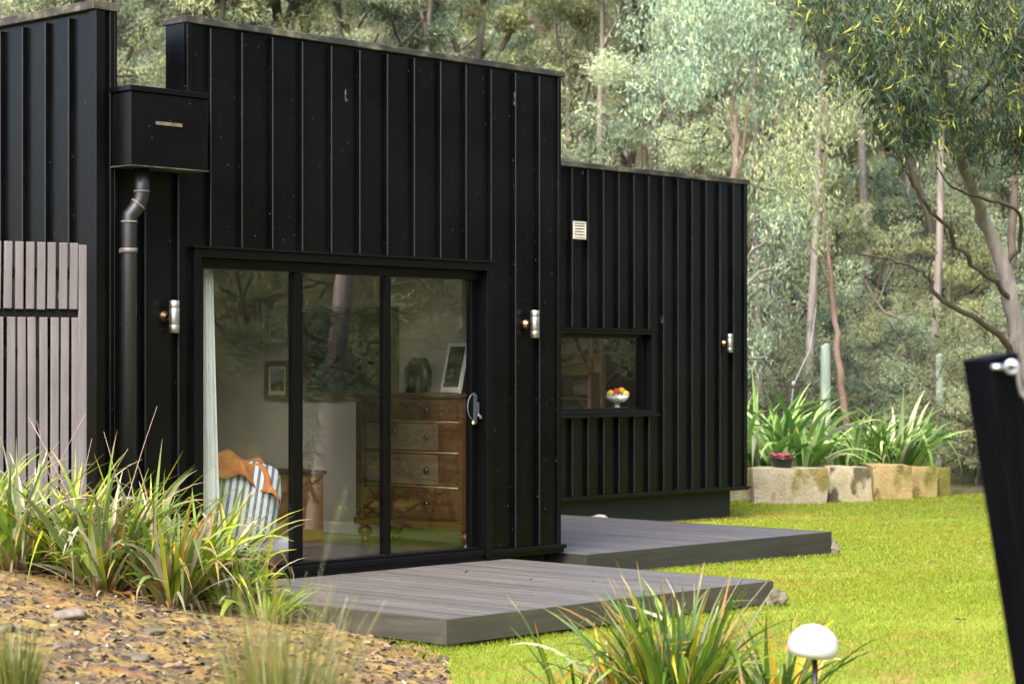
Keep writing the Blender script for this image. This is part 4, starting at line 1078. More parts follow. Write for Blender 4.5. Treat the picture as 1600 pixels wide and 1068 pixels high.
# pictures on the side wall
def wall_picture(name, yc, zc, wy, hz_, fw, label, cat, pic, mount=0.0, group=None):
    e = empty(name, (12.268, yc, zc), label=label, cat=cat, group=group)
    a, b = wy / 2, hz_ / 2
    m = MB(); m.box(-0.035, 0, -a, -a + fw, -b, b, 0.006); m.box(-0.035, 0, a - fw, a, -b, b, 0.006); m.box(-0.035, 0, -a + fw, a - fw, b - fw, b - 0.0005, 0.006); m.box(-0.035, 0, -a + fw, a - fw, -b + 0.0005, -b + fw, 0.006)
    m.build('frame', MAT['gilt'], e)
    if mount:
        m = MB(); m.box(-0.014, -0.002, -a + fw, a - fw, -b + fw, b - fw); m.build('mount', MAT['cream'], e)
        m = MB(); m.box(-0.018, -0.0145, -a + fw + mount, a - fw - mount, -b + fw + mount, b - fw - mount); m.build('picture', pic, e)
    else:
        m = MB(); m.box(-0.016, -0.002, -a + fw, a - fw, -b + fw, b - fw); m.build('picture', pic, e)
def mat_landscape(name, sky, land, hz0, amp, freq):
    t = NT(name); v = t.coords(); s = t.N('ShaderNodeSeparateXYZ'); t.L(v, s.inputs[0])
    n = t.noise(t.coords((1, 1, 0.6)), freq, 5)
    m_ = t.N('ShaderNodeMath', operation='MULTIPLY_ADD'); t.L(n, m_.inputs[0]); m_.inputs[1].default_value = -amp; t.L(s.outputs[2], m_.inputs[2])
    f = t.ramp(m_.outputs[0], [(0.5, 0.0), (0.52, 1.0)])
    ad = t.N('ShaderNodeMath', operation='ADD'); t.L(m_.outputs[0], ad.inputs[0]); ad.inputs[1].default_value = 0.5 - hz0 + amp * 0.5
    f = t.ramp(ad.outputs[0], [(0.49, 0.0), (0.52, 1.0)])
    det = t.ramp(t.noise(v, freq * 5, 6), [(0.3, tuple(x * 0.4 for x in land)), (0.7, tuple(x * 1.7 for x in land))])
    t.set(t.mixc(f, det, sky), 0.5); return t.m
GP = 'small framed pictures on the side wall'
wall_picture('framed_picture', 14.46, 1.805, 0.33, 0.33, 0.04, 'upper small framed landscape on the wall left of the door mullion', 'picture', mat_landscape('small_print', (0.30, 0.31, 0.28), (0.05, 0.06, 0.035), 0.0, 0.1, 8), 0.035, GP)
wall_picture('framed_picture', 14.46, 1.355, 0.33, 0.34, 0.04, 'lower small framed landscape on the wall left of the door mullion', 'picture', mat_landscape('small_print_blue', (0.28, 0.31, 0.32), (0.055, 0.05, 0.035), -0.02, 0.1, 8), 0.035, GP)
wall_picture('painting', 13.52, 1.575, 1.18, 0.78, 0.06, 'large dark landscape painting in a wide frame behind the chest', 'painting', mat_landscape('dark_oil_painting', (0.17, 0.165, 0.12), (0.028, 0.032, 0.014), 0.16, 0.55, 2.6))

# ------------------------------------------------------------------ inside the rear room
e = empty('fruit_bowl', (18.20, 15.66, 1.024), label='white footed fruit bowl standing in the rear window', cat='bowl')
# an inner ledge belongs to the house
w = HB(); w.box(WX0, WX1, 15.578, 15.86, 0.99, 1.022, 0.003); w.build('inner_ledge', MAT['frame'])
m = MB(); m.lathe([(0, 0), (0.032, 0), (0.034, 0.006), (0.027, 0.014), (0.024, 0.04), (0.045, 0.048), (0.09, 0.068), (0.12, 0.1), (0.133, 0.135), (0.128, 0.138), (0.112, 0.108), (0.07, 0.08), (0, 0.072)], 30); m.build('dish', MAT['porcelain'], e)
m = MB(); m.tube([(0.1305 * math.cos(k / 28 * 6.2832), 0.1305 * math.sin(k / 28 * 6.2832), 0.136) for k in range(29)], 0.0045, 8, False); m.build('rim', MAT['green_rim'], e)
for nm, dx, dy, dz, r, mt, lb in (('peach', -0.075, -0.04, 0.155, 0.045, 'fr_yellow', 'yellow peach at the left of the white fruit bowl'), ('apple', -0.012, -0.03, 0.175, 0.044, 'fr_red', 'red apple on top in the middle of the fruit bowl'),
        ('orange', 0.088, -0.03, 0.15, 0.043, 'fr_orange', 'orange at the right of the white fruit bowl'), ('lemon', 0.045, -0.01, 0.185, 0.042, 'fr_yellow', 'yellow lemon on top of the heap of fruit'), ('avocado', 0.03, -0.09, 0.135, 0.034, 'fr_dark', 'dark green avocado at the front of the heap of fruit'), ('apple', -0.02, -0.095, 0.135, 0.034, 'fr_red', 'small red apple at the front rim of the bowl')):
    m = MB(); m.blob((0, 0, 0), r, r, r * 0.95, 3, 0.03, 3); o = m.build(nm, MAT[mt]); v = Vector(RT) * dx + Vector(FW) * dy * -1 * -1
    o.location = (18.20 + v.x, 15.66 + v.y, 1.024 + dz); tag(o, lb, 'fruit')
# tall tan cupboard side, shelf with boxes seen through the left half
p9 = at(942, 576, 26.2)
SX, SY = 19.69, 17.22
e = empty('shelf_unit', (SX, SY, 0.057), R(90), label='pale timber shelf unit seen through the rear window', cat='shelf')
for xx in (0.0, 0.62, 1.5):
    m = MB(); m.box(xx, xx + 0.045, 0, 0.17, 0, 1.36, 0.003); m.build('upright', MAT['pine'], e)
for z in (0.3, 0.66, 1.02, 1.32):
    m = MB(); m.box(0.046, 0.619, 0.005, 0.165, z, z + 0.03, 0.002); m.box(0.666, 1.499, 0.005, 0.165, z, z + 0.03, 0.002); m.build('shelf', MAT['pine'], e)
for i, (xx, z, wd, hh, c, lb) in enumerate(((0.10, 1.05, 0.2, 0.17, (0.30, 0.27, 0.25), 'grey storage box on the upper shelf nearest the window'), (0.34, 1.05, 0.25, 0.21, (0.16, 0.05, 0.05), 'maroon storage box on the upper shelf'), (0.72, 1.05, 0.3, 0.2, (0.30, 0.27, 0.26), 'pale grey storage box behind the shelf upright'), (0.15, 0.69, 0.4, 0.2, (0.34, 0.31, 0.29), 'pale wide storage box on the lower shelf'))):
    m = MB(); m.box(0, wd, 0.02, 0.15, 0.0, hh * 0.8, 0.006); m.box(-0.006, wd + 0.006, 0.014, 0.156, hh * 0.8 + 0.001, hh, 0.004); o = m.build('storage_box', plain('box_card_%d' % i, c, 0.7)); o.location = (SX, SY + xx, z + 0.0885); o.rotation_euler = (0, 0, R(90)); tag(o, lb, 'box', 'boxes on the shelf unit')
w = HB(); w.box(19.70, 19.77, 17.2, 18.95, 0.057, 2.499); w.build('interior_wall', MAT['tan'])

# ------------------------------------------------------------------ trees
LEAFPAL = np.array([[0.145, 0.172, 0.095], [0.20, 0.222, 0.115], [0.265, 0.272, 0.115], [0.35, 0.335, 0.12], [0.44, 0.385, 0.13]])
def leaf_quads(rs, P, ln, wd, down=0.75, pal=LEAFPAL, pw=(0.28, 0.3, 0.24, 0.13, 0.05), clump=None):
    n = len(P)
    D = rs.normal(0, 1, (n, 3)) * (1 - down) ; D[:, 2] -= down; D += rs.normal(0, 0.32, (n, 3)); D /= np.linalg.norm(D, axis=1)[:, None]
    S = np.cross(D, rs.normal(0, 1, (n, 3))); S /= np.linalg.norm(S, axis=1)[:, None] + 1e-9
    L = (ln * (0.65 + 0.7 * rs.rand(n)))[:, None]; W = (wd * (0.7 + 0.6 * rs.rand(n)))[:, None]
    nrm = np.cross(D, S) * L * 0.10
    V = np.stack([P, P + D * L * 0.42 + S * W * 0.5 + nrm, P + D * L - nrm, P + D * L * 0.42 - S * W * 0.5 + nrm], 1).reshape(-1, 3)
    F = np.arange(n * 4).reshape(-1, 4)
    c = pal[rs.choice(len(pal), n, p=pw)] * (0.8 + 0.4 * rs.rand(n))[:, None]
    if clump is not None: c = c * clump[:, None]
    return V, F, np.repeat(c, 4, 0)

def grow(rg, H, r0, lean, clear, nl, spread, nsub=4, ntw=4, wig=0.06, up=0.5):
    """trunk, limbs, boughs, twigs; returns polylines with radii and twig tips"""
    tubes, tips = [], []
    def path(p, d, L, r, rend, n, wg, grav):
        pts, rad = [p.copy()], [r]
        for i in range(n):
            d = (d + Vector((rg.gauss(0, wg), rg.gauss(0, wg), rg.gauss(0, wg) + grav))).normalized()
            p = p + d * (L / n); pts.append(p.copy()); rad.append(r + (rend - r) * (i + 1) / n)
        tubes.append((pts, rad)); return pts, rad, d
    tp, tr_, td = path(Vector((0, 0, -0.4)), Vector((lean[0], lean[1], 1)).normalized(), H * 0.86, r0, r0 * 0.22, 12, wig, 0.02)
    for i in range(nl):
        t = clear + (1 - clear) * (i + rg.random() * 0.8) / nl
        k = min(int(t * 12), 11); f = t * 12 - k; p = tp[k].lerp(tp[k + 1], f); r = (tr_[k] * (1 - f) + tr_[k + 1] * f)
        az = i * 2.4 + rg.uniform(-0.6, 0.6); el = rg.uniform(0.35, 0.95) + 0.35 * (t - 0.5)
        L = H * spread * (1.15 - 0.55 * t) * rg.uniform(0.75, 1.2)
        lp_, lr, _ = path(p, Vector((math.cos(az) * math.cos(el), math.sin(az) * math.cos(el), math.sin(el))), L, r * 0.8, r * 0.28, 8, 0.16, 0.05)
        for j in range(nsub):
            q = rg.uniform(0.35, 1.0); k2 = min(int(q * 8), 7); pp = lp_[k2].lerp(lp_[k2 + 1], q * 8 - k2)
            a2 = rg.uniform(0, 6.28); e2 = rg.uniform(-0.15, 1.0)
            sp, srad, _ = path(pp, Vector((math.cos(a2) * math.cos(e2), math.sin(a2) * math.cos(e2), math.sin(e2))), L * rg.uniform(0.28, 0.5), lr[k2] * 0.7, 0.02, 5, 0.2, 0.04)
            for m_ in range(ntw):
                q = rg.uniform(0.4, 1.0); k3 = min(int(q * 5), 4); p3 = sp[k3].lerp(sp[k3 + 1], q * 5 - k3)
                a3 = rg.uniform(0, 6.28); e3 = rg.uniform(-0.6, 0.9)
                w_, _, dd = path(p3, Vector((math.cos(a3) * math.cos(e3), math.sin(a3) * math.cos(e3), math.sin(e3))), L * rg.uniform(0.10, 0.2), 0.012, 0.005, 3, 0.2, -0.08)
                tips.append((w_[-1], w_[1]))
    return tubes, tips

def tubes_mesh(name, tubes, nside=7, minr=0.0):
    Vs, Fs = [], []; off = 0
    for pts, rad in tubes:
        if max(rad) < minr: continue
        n = nside if max(rad) > 0.04 else 4
        up = None
        for i, p in enumerate(pts):
            a = pts[max(i - 1, 0)]; b = pts[min(i + 1, len(pts) - 1)]; t = (b - a).normalized()
            if up is None: up = Vector((1, 0, 0)) if abs(t.x) < 0.8 else Vector((0, 1, 0))
            u = (up - t * up.dot(t)).normalized(); w = t.cross(u); up = u
            for k in range(n):
                q = p + (u * math.cos(k / n * 6.2832) + w * math.sin(k / n * 6.2832)) * rad[i]; Vs.append((q.x, q.y, q.z))
        for i in range(len(pts) - 1):
            for k in range(n):
                Fs.append((off + i * n + k, off + i * n + (k + 1) % n, off + (i + 1) * n + (k + 1) % n, off + (i + 1) * n + k))
        off += n * len(pts)
    return np_mesh(name, Vs, Fs, smooth=True)

class TreeKind:
    def __init__(s, seed, H, r0, lean=(0, 0), clear=0.35, nl=7, spread=0.34, bark='bark_gum', per=110, ln=0.17, wd=0.04, sig=0.30, down=0.5, nsub=4, ntw=3, wig=0.06, pal=LEAFPAL, pw=(0.28, 0.3, 0.24, 0.13, 0.05), minr=0.0):
        rg = random.Random(seed); rs = np.random.RandomState(seed)
        tubes, tips = grow(rg, H, r0, lean, clear, nl, spread, nsub, ntw, wig)
        ln *= 0.70; wd *= 0.66; per = int(per * (2.5 if H > 7 else 1.5)); sig *= 0.95
        s.H = H; s.trunk = tubes_mesh('trunk', tubes, minr=minr); s.trunk.materials.append(MAT[bark])
        P, cl = [], []
        for (tip, base) in tips:
            n = int(per * rg.uniform(0.5, 1.4)); t = 1 - 0.5 * rs.rand(n)[:, None] ** 2
            b = np.array(base)[None] * (1 - t) + np.array(tip)[None] * t
            q = rs.normal(0, 1, (n, 3)); q /= np.linalg.norm(q, axis=1)[:, None] / (0.55 + 0.45 * rs.rand(n)[:, None])
            q = b + q * sig * rg.uniform(1.1, 2.0) * np.array([1, 1, 0.62])
            P.append(q); cl.append(np.full(n, rg.choice((0.5, 0.68, 0.85, 1.0, 1.15, 1.32))))
        V, F, C = leaf_quads(rs, np.concatenate(P), ln, wd, down, pal, pw, np.concatenate(cl))
        s.crown = np_mesh('crown', V, F, C); s.crown.materials.append(MAT['leaf'])
    def put(s, name, x, y, scale, rz, label, cat='tree', group=None, z=None, tilt=(0, 0)):
        e = empty(name, (x, y, gz(x, y) if z is None else z), rz, label=label, cat=cat, group=group)
        e.rotation_euler = (tilt[0], tilt[1], rz); e.scale = (scale,) * 3
        for nm, me in (('trunk', s.trunk), ('crown', s.crown)):
            o = bpy.data.objects.new(nm, me); COL.objects.link(o); o.parent = e
        return e

PALY = np.array([[0.20, 0.23, 0.12], [0.27, 0.29, 0.14], [0.34, 0.34, 0.16], [0.42, 0.40, 0.19], [0.48, 0.42, 0.20]])
PALD = np.array([[0.065, 0.082, 0.038], [0.09, 0.108, 0.048], [0.12, 0.128, 0.055], [0.16, 0.145, 0.065], [0.22, 0.165, 0.09]])
K = {
    'a': TreeKind(11, 14.0, 0.21, (0.05, 0.02), 0.38, 8, 0.30, 'bark_gum', 120, 0.19, 0.042, 0.27),
    'b': TreeKind(12, 16.0, 0.24, (-0.06, 0.04), 0.42, 8, 0.28, 'bark_grey', 120, 0.19, 0.042, 0.28),
    'c': TreeKind(13, 12.0, 0.17, (0.08, -0.05), 0.30, 8, 0.34, 'bark_brown', 120, 0.17, 0.04, 0.25),
    'd': TreeKind(14, 10.0, 0.14, (0.02, 0.05), 0.22, 9, 0.34, 'bark_gum', 120, 0.16, 0.035, 0.30, pal=PALY),
    'e': TreeKind(15, 11.0, 0.16, (0, 0), 0.15, 10, 0.32, 'bark_brown', 130, 0.15, 0.036, 0.30, down=0.35, pal=PALD),
    'f': TreeKind(16, 13.0, 0.18, (0.04, 0.06), 0.5, 7, 0.30, 'bark_grey', 120, 0.18, 0.042, 0.34, pal=PALY),
    'w': TreeKind(17, 6.0, 0.08, (0.03, 0.03), 0.10, 10, 0.38, 'bark_brown', 90, 0.12, 0.026, 0.24, nsub=4, ntw=3),
    'v': TreeKind(18, 5.0, 0.07, (0.0, 0.04), 0.08, 10, 0.42, 'bark_grey', 90, 0.12, 0.024, 0.22, nsub=4, ntw=3, pal=PALD * 1.4),
    's': TreeKind(19, 2.8, 0.04, (0.0, 0.0), 0.05, 11, 0.50, 'bark_brown', 80, 0.09, 0.018, 0.16, nsub=3, ntw=3, down=0.3, pal=PALD * 1.25),
}
K['t'] = TreeKind(21, 15.0, 0.105, (0.03, -0.02), 0.58, 7, 0.20, 'bark_gum', 120, 0.18, 0.040, 0.28, wig=0.045)
M_pale = mat_bark('white_gum_bark', (0.42, 0.33, 0.29), (0.62, 0.50, 0.45), (0.50, 0.42, 0.37)); MAT['bark_white'] = M_pale
K['m'] = TreeKind(23, 15.0, 0.12, (0.02, 0.0), 0.58, 7, 0.20, 'bark_white', 120, 0.18, 0.040, 0.28, wig=0.03)
K['u'] = TreeKind(22, 14.0, 0.12, (-0.08, 0.05), 0.62, 7, 0.22, 'bark_brown', 120, 0.18, 0.040, 0.28, wig=0.07)
rg = random.Random(77)
GT = {'a': ('gum_tree', 'pale-trunked gum tree with grey-green drooping leaves in the wood behind the house'),
      'b': ('gum_tree', 'tall grey-trunked gum tree with grey-green drooping leaves in the wood behind the house'),
      'c': ('gum_tree', 'dark-trunked spreading gum tree in the wood behind the house'),
      'd': ('wattle_tree', 'yellowish olive-leaved wattle tree in the wood behind the house'),
      'e': ('blackwood_tree', 'dense dark-leaved tree in the wood behind the house'),
      'f': ('gum_tree', 'slim gum tree with yellow-green crown in the wood behind the house'),
      't': ('gum_tree', 'slender pole-like gum tree with a pale bare trunk and a high crown'),
      'u': ('gum_tree', 'slender dark-trunked gum tree with a bare leaning trunk and a high crown'),
      'w': ('young_tree', 'young bushy tree with fine grey-green leaves below the tall gums'),
      'v': ('young_tree', 'young dark bushy tree below the tall gums'),
      's': ('shrub', 'low dark shrub at the foot of the wood')}
def wood(kind, px, d, sc, rz=None, label=None, group=None):
    x, y = flat(px, d); nm, lb = GT[kind]
    return K[kind].put(nm, x, y, sc, rg.uniform(0, 6.28) if rz is None else rz, label or lb, 'shrub' if kind == 's' else 'tree', group or {'s': 'shrubs at the foot of the wood', 'w': 'young trees of the wood', 'v': 'young trees of the wood'}.get(kind, 'trees of the wooded hillside'))

# far rows, up the hillside
for d, step, kinds in ((112, 150, 'abeb'), (98, 165, 'abec'), (86, 180, 'abdf'), (75, 200, 'acdf'), (65, 225, 'abfd'), (57, 250, 'acfdd')):
    px = -150 + rg.uniform(0, step)
    while px < 1800:
        wood(rg.choice(kinds), px + rg.uniform(-0.3, 0.3) * step, d + rg.uniform(-4, 4), rg.uniform(0.8, 1.1))
        px += step * rg.uniform(0.8, 1.2)
# middle distance
for px, d, k, s in ((140, 44, 'c', 1.0), (330, 47, 'b', 0.95), (470, 43, 'c', 1.0), (590, 46, 'e', 0.9), (720, 48, 'a', 0.95), (860, 50, 'd', 1.0), (960, 47, 'd', 0.85), (1040, 44, 'f', 0.8), (1250, 48, 'a', 0.85), (1390, 50, 'b', 0.8), (1480, 46, 'f', 0.85), (1650, 46, 'b', 1.0), (210, 52, 'd', 1.0), (1560, 52, 'a', 0.9), (20, 46, 'a', 1.0)):
    wood(k, px, d, s)
for px, d, k, s in ((900, 41, 'w', 1.0), (985, 40, 'v', 1.0), (1075, 41, 'w', 1.1), (1190, 40, 'w', 0.9), (1240, 43, 'v', 0.9), (1300, 45, 'w', 1.0), (1365, 41, 'w', 0.75), (1420, 43, 'w', 0.9), (1480, 40, 'v', 0.8), (1530, 42, 'w', 0.9), (1590, 39, 'v', 0.9), (1640, 41, 'w', 1.0), (200, 40, 'w', 1.0), (1700, 38, 'w', 1.0), (1130, 45, 'd', 0.7), (1340, 50, 'w', 1.2), (1450, 52, 'v', 1.3), (1210, 54, 'w', 1.3), (1560, 47, 'w', 1.1)):
    wood(k, px, d, s)
for px, d, s in ((1178, 35, 0.9), (1232, 36, 0.8), (1300, 35.5, 0.75), (1350, 37, 0.9), (1425, 36, 0.9), (1470, 34, 0.75), (1500, 33, 0.85), (1530, 32.5, 0.8), (1560, 33.5, 0.9), (1600, 32.5, 0.9), (1640, 34, 1.0), (1395, 38, 1.0), (1515, 36, 1.0), (1275, 39, 1.0), (1580, 37, 1.1)):
    wood('s', px, d, s)

# slender bare trunks
for px, d, k, s in ((955, 72, 'e', 1.5), (900, 47, 'd', 0.95), (1010, 52, 'a', 1.0), (1255, 60, 'e', 1.2), (1400, 62, 'e', 1.1), (250, 60, 'e', 1.2), (640, 66, 'e', 1.2)):
    wood(k, px, d, s)
for px, d, k, s in ((270, 41, 'u', 1.05), (330, 43, 'u', 1.1), (366, 42, 'u', 1.0), (392, 45, 't', 1.0), (487, 44, 'u', 1.0), (535, 46, 't', 1.0), (640, 45, 't', 1.0), (1188, 41, 't', 0.9), (1218, 45, 't', 1.0), (1256, 38, 't', 0.9), (1366, 42, 't', 1.1), (1412, 44, 't', 0.9), (1450, 37, 't', 0.85), (1474, 41, 'u', 0.9), (1548, 43, 'u', 1.0), (1096, 44, 't', 1.0), (1000, 46, 'u', 1.0), (925, 45, 't', 1.0)):
    wood(k, px, d, s)

# single trees that stand out
def poly_tree(name, label, lines, bark, tipspec, seed, per, ln, wd, sig, pal, pw, leafmat='leaf', down=0.75, thin=0.6, twig=True, limb_bark=None, rough_=0.012):
    """a tree whose trunk and limbs were measured: lines of (px, py, depth, radius)"""
    rs = np.random.RandomState(seed); rgl = random.Random(seed)
    if leafmat == 'leaf': ln *= 0.66; wd *= 0.62; per = int(per * 2.1)
    b0 = lines[0][0]; x0, y0 = flat(b0[0], b0[2]); O = Vector((x0, y0, gz(x0, y0)))
    e = empty(name, O, 0, label=label, cat='tree')
    tubes = []
    for li, L in enumerate(lines):
        P = [at(a, b, c) - O for a, b, c, _ in L]; rad = [q[3] * thin for q in L]
        if li == 0: P[0].z = -0.3
        out, ro = [], []
        for i in range(len(P) - 1):
            for s in range(4):
                t = s / 4; a0 = P[max(i - 1, 0)]; a1 = P[i]; a2 = P[i + 1]; a3 = P[min(i + 2, len(P) - 1)]
                q = 0.5 * ((2 * a1) + (a2 - a0) * t + (2 * a0 - 5 * a1 + 4 * a2 - a3) * t * t + (3 * a1 - a0 - 3 * a2 + a3) * t ** 3)
                out.append(q + Vector((rgl.gauss(0, rough_), rgl.gauss(0, rough_), rgl.gauss(0, rough_ * 0.6)))); ro.append((rad[i] * (1 - t) + rad[i + 1] * t) * rgl.uniform(0.95, 1.05))
        out.append(P[-1]); ro.append(rad[-1]); tubes.append((out, ro))
    Pl, cl = [], []
    for (px, py, d, sx_, sy_, nt) in tipspec:
        for _ in range(nt):
            c = at(px + rgl.gauss(0, sx_), py + rgl.gauss(0, sy_), d + rgl.gauss(0, 0.5)) - O
            dr = Vector((rgl.gauss(0, 0.35), rgl.gauss(0, 0.35), -rgl.uniform(0.5, 1.0))).normalized(); Lt = rgl.uniform(0.22, 0.5)
            st = c - dr * Lt * 0.5 + Vector((0, 0, 0.08)); en = c + dr * Lt * 0.5
            if twig: tubes.append(([st, c + Vector((rgl.gauss(0, 0.03), rgl.gauss(0, 0.03), 0)), en], [0.006, 0.004, 0.002]))
            n = int(per * rgl.uniform(0.6, 1.4)); t = rs.rand(n)[:, None]
            q = np.array(st)[None] * (1 - t) + np.array(en)[None] * t + rs.normal(0, sig, (n, 3)); Pl.append(q); cl.append(np.full(n, rgl.uniform(0.6, 1.3)))
    if limb_bark:
        n1 = 1; n2 = len(lines)
        me = tubes_mesh('trunk', tubes[:n1], 14); link_mesh('trunk', me, MAT[bark], e)
        for tb in tubes[n1:n2]:
            me = tubes_mesh('limb', [tb], 10); link_mesh('limb', me, MAT[limb_bark], e)
        me = tubes_mesh('twigs', tubes[n2:], 6); link_mesh('twigs', me, MAT[limb_bark], e, kind='stuff')
    else:
        me = tubes_mesh('trunk', tubes, 12); link_mesh('trunk', me, MAT[bark], e)
    V, F, C = leaf_quads(rs, np.concatenate(Pl), ln, wd, down, pal, pw, np.concatenate(cl)); me = np_mesh('crown', V, F, C); link_mesh('crown', me, MAT[leafmat], e)
    return e
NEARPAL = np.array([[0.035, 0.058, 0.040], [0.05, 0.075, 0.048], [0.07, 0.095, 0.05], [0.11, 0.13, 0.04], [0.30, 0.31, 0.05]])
d = 27.0
hang = [(1300, 25, 23.5, 22, 22, 16), (1345, 60, 23.3, 24, 26, 22), (1335, 110, 23.3, 16, 18, 12), (1400, 45, 23.2, 28, 26, 22), (1385, 110, 23.2, 24, 22, 20), (1425, 150, 23.4, 22, 24, 18), (1375, 150, 23.4, 12, 12, 8), (1455, 70, 23.4, 24, 32, 20), (1445, 190, 23.8, 18, 14, 14), (1420, 205, 23.8, 10, 10, 6),
        (1510, 50, 24, 28, 30, 14), (1560, 30, 24, 26, 26, 18), (1590, 90, 24, 22, 26, 20), (1600, 150, 24.3, 26, 20, 16), (1500, 175, 24.8, 24, 22, 18), (1545, 210, 24.8, 26, 22, 24), (1590, 225, 24.8, 22, 24, 16), (1640, 60, 24, 40, 60, 30), (1470, 5, 23.5, 70, 14, 22), (1400, -50, 23.5, 120, 25, 30)]
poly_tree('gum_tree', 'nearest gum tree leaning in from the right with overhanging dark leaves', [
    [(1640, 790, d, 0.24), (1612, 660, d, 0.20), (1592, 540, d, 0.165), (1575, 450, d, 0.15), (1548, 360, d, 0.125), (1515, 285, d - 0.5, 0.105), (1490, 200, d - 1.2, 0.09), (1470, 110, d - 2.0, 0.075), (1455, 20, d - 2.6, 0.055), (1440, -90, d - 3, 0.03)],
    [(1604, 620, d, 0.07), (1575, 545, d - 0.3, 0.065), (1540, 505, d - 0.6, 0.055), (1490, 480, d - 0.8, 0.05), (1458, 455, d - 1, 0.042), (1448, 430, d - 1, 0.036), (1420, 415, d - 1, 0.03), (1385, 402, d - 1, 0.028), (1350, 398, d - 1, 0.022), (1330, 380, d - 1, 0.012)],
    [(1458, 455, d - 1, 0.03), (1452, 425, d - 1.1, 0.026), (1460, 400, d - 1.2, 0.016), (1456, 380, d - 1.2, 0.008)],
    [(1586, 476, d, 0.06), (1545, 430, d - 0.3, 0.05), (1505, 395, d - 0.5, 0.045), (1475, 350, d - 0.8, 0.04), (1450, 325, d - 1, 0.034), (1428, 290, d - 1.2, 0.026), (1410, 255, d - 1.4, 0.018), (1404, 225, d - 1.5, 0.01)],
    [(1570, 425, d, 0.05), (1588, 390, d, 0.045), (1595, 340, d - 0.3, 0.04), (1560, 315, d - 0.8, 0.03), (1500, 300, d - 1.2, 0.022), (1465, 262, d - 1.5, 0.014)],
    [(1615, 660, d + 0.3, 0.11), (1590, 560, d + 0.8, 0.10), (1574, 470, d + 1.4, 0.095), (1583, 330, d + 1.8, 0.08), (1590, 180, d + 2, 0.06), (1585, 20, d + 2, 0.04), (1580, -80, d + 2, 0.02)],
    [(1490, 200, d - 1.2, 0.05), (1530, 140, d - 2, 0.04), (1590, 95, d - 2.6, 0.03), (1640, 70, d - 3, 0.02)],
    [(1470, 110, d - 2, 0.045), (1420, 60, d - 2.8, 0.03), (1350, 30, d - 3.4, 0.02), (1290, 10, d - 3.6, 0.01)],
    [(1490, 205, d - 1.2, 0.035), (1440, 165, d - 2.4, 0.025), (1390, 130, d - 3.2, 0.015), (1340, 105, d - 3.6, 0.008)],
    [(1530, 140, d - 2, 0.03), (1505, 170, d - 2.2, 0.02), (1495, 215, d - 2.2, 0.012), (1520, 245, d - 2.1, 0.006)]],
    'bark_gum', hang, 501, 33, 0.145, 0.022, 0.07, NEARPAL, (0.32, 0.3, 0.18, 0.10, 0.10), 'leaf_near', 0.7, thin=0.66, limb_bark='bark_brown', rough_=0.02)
d = 34.0
poly_tree('gum_tree', 'slim tree with red-brown lower trunk rising behind the broad-leaved clumps', [
    [(1330, 745, d, 0.10), (1322, 660, d, 0.095), (1312, 580, d, 0.09), (1304, 500, d, 0.078), (1298, 430, d, 0.066), (1290, 360, d, 0.05), (1286, 290, d, 0.042), (1291, 220, d, 0.034), (1285, 150, d, 0.022)],
    [(1297, 420, d, 0.035), (1275, 395, d, 0.028), (1250, 365, d, 0.02), (1235, 340, d, 0.012)],
    [(1288, 330, d, 0.03), (1255, 300, d + 0.4, 0.024), (1232, 260, d + 0.5, 0.018), (1222, 225, d + 0.5, 0.01)],
    [(1291, 220, d, 0.024), (1310, 180, d, 0.016), (1320, 140, d, 0.01)]],
    'bark_red', [(1255, 330, d, 30, 24, 12), (1230, 250, d, 26, 22, 12), (1290, 190, d, 36, 26, 16), (1320, 140, d, 30, 24, 12), (1275, 260, d, 20, 16, 7)], 502, 36, 0.17, 0.034, 0.17, LEAFPAL, (0.42, 0.36, 0.16, 0.05, 0.01))
d = 38.0
poly_tree('gum_tree', 'forked red-brown gum tree rising above the roof of the rear wing', [
    [(1128, 640, d, 0.15), (1136, 420, d, 0.13), (1148, 280, d, 0.11), (1150, 215, d, 0.095), (1147, 150, d, 0.07), (1142, 100, d, 0.05), (1130, 30, d, 0.035), (1122, -40, d, 0.02)],
    [(1152, 265, d, 0.075), (1162, 225, d, 0.055), (1168, 170, d, 0.045), (1182, 120, d, 0.03), (1200, 60, d, 0.018)],
    [(1149, 190, d, 0.05), (1130, 150, d, 0.032), (1112, 120, d, 0.022), (1092, 95, d, 0.012)],
    [(1150, 240, d, 0.05), (1130, 180, d + 0.4, 0.035), (1105, 165, d + 0.5, 0.02)],
    [(1160, 300, d, 0.05), (1190, 240, d - 0.4, 0.035), (1215, 180, d - 0.6, 0.022), (1240, 140, d - 0.6, 0.01)]],
    'bark_red', [(1080, 90, d, 40, 30, 18), (1140, 40, d, 50, 34, 24), (1200, 60, d, 40, 34, 20), (1040, 130, d, 34, 24, 12), (1100, 20, d, 60, 24, 18), (1245, 120, d, 26, 26, 10), (1180, -30, d, 70, 30, 20)], 503, 44, 0.18, 0.038, 0.17, LEAFPAL, (0.36, 0.36, 0.2, 0.07, 0.01))
d = 33.5
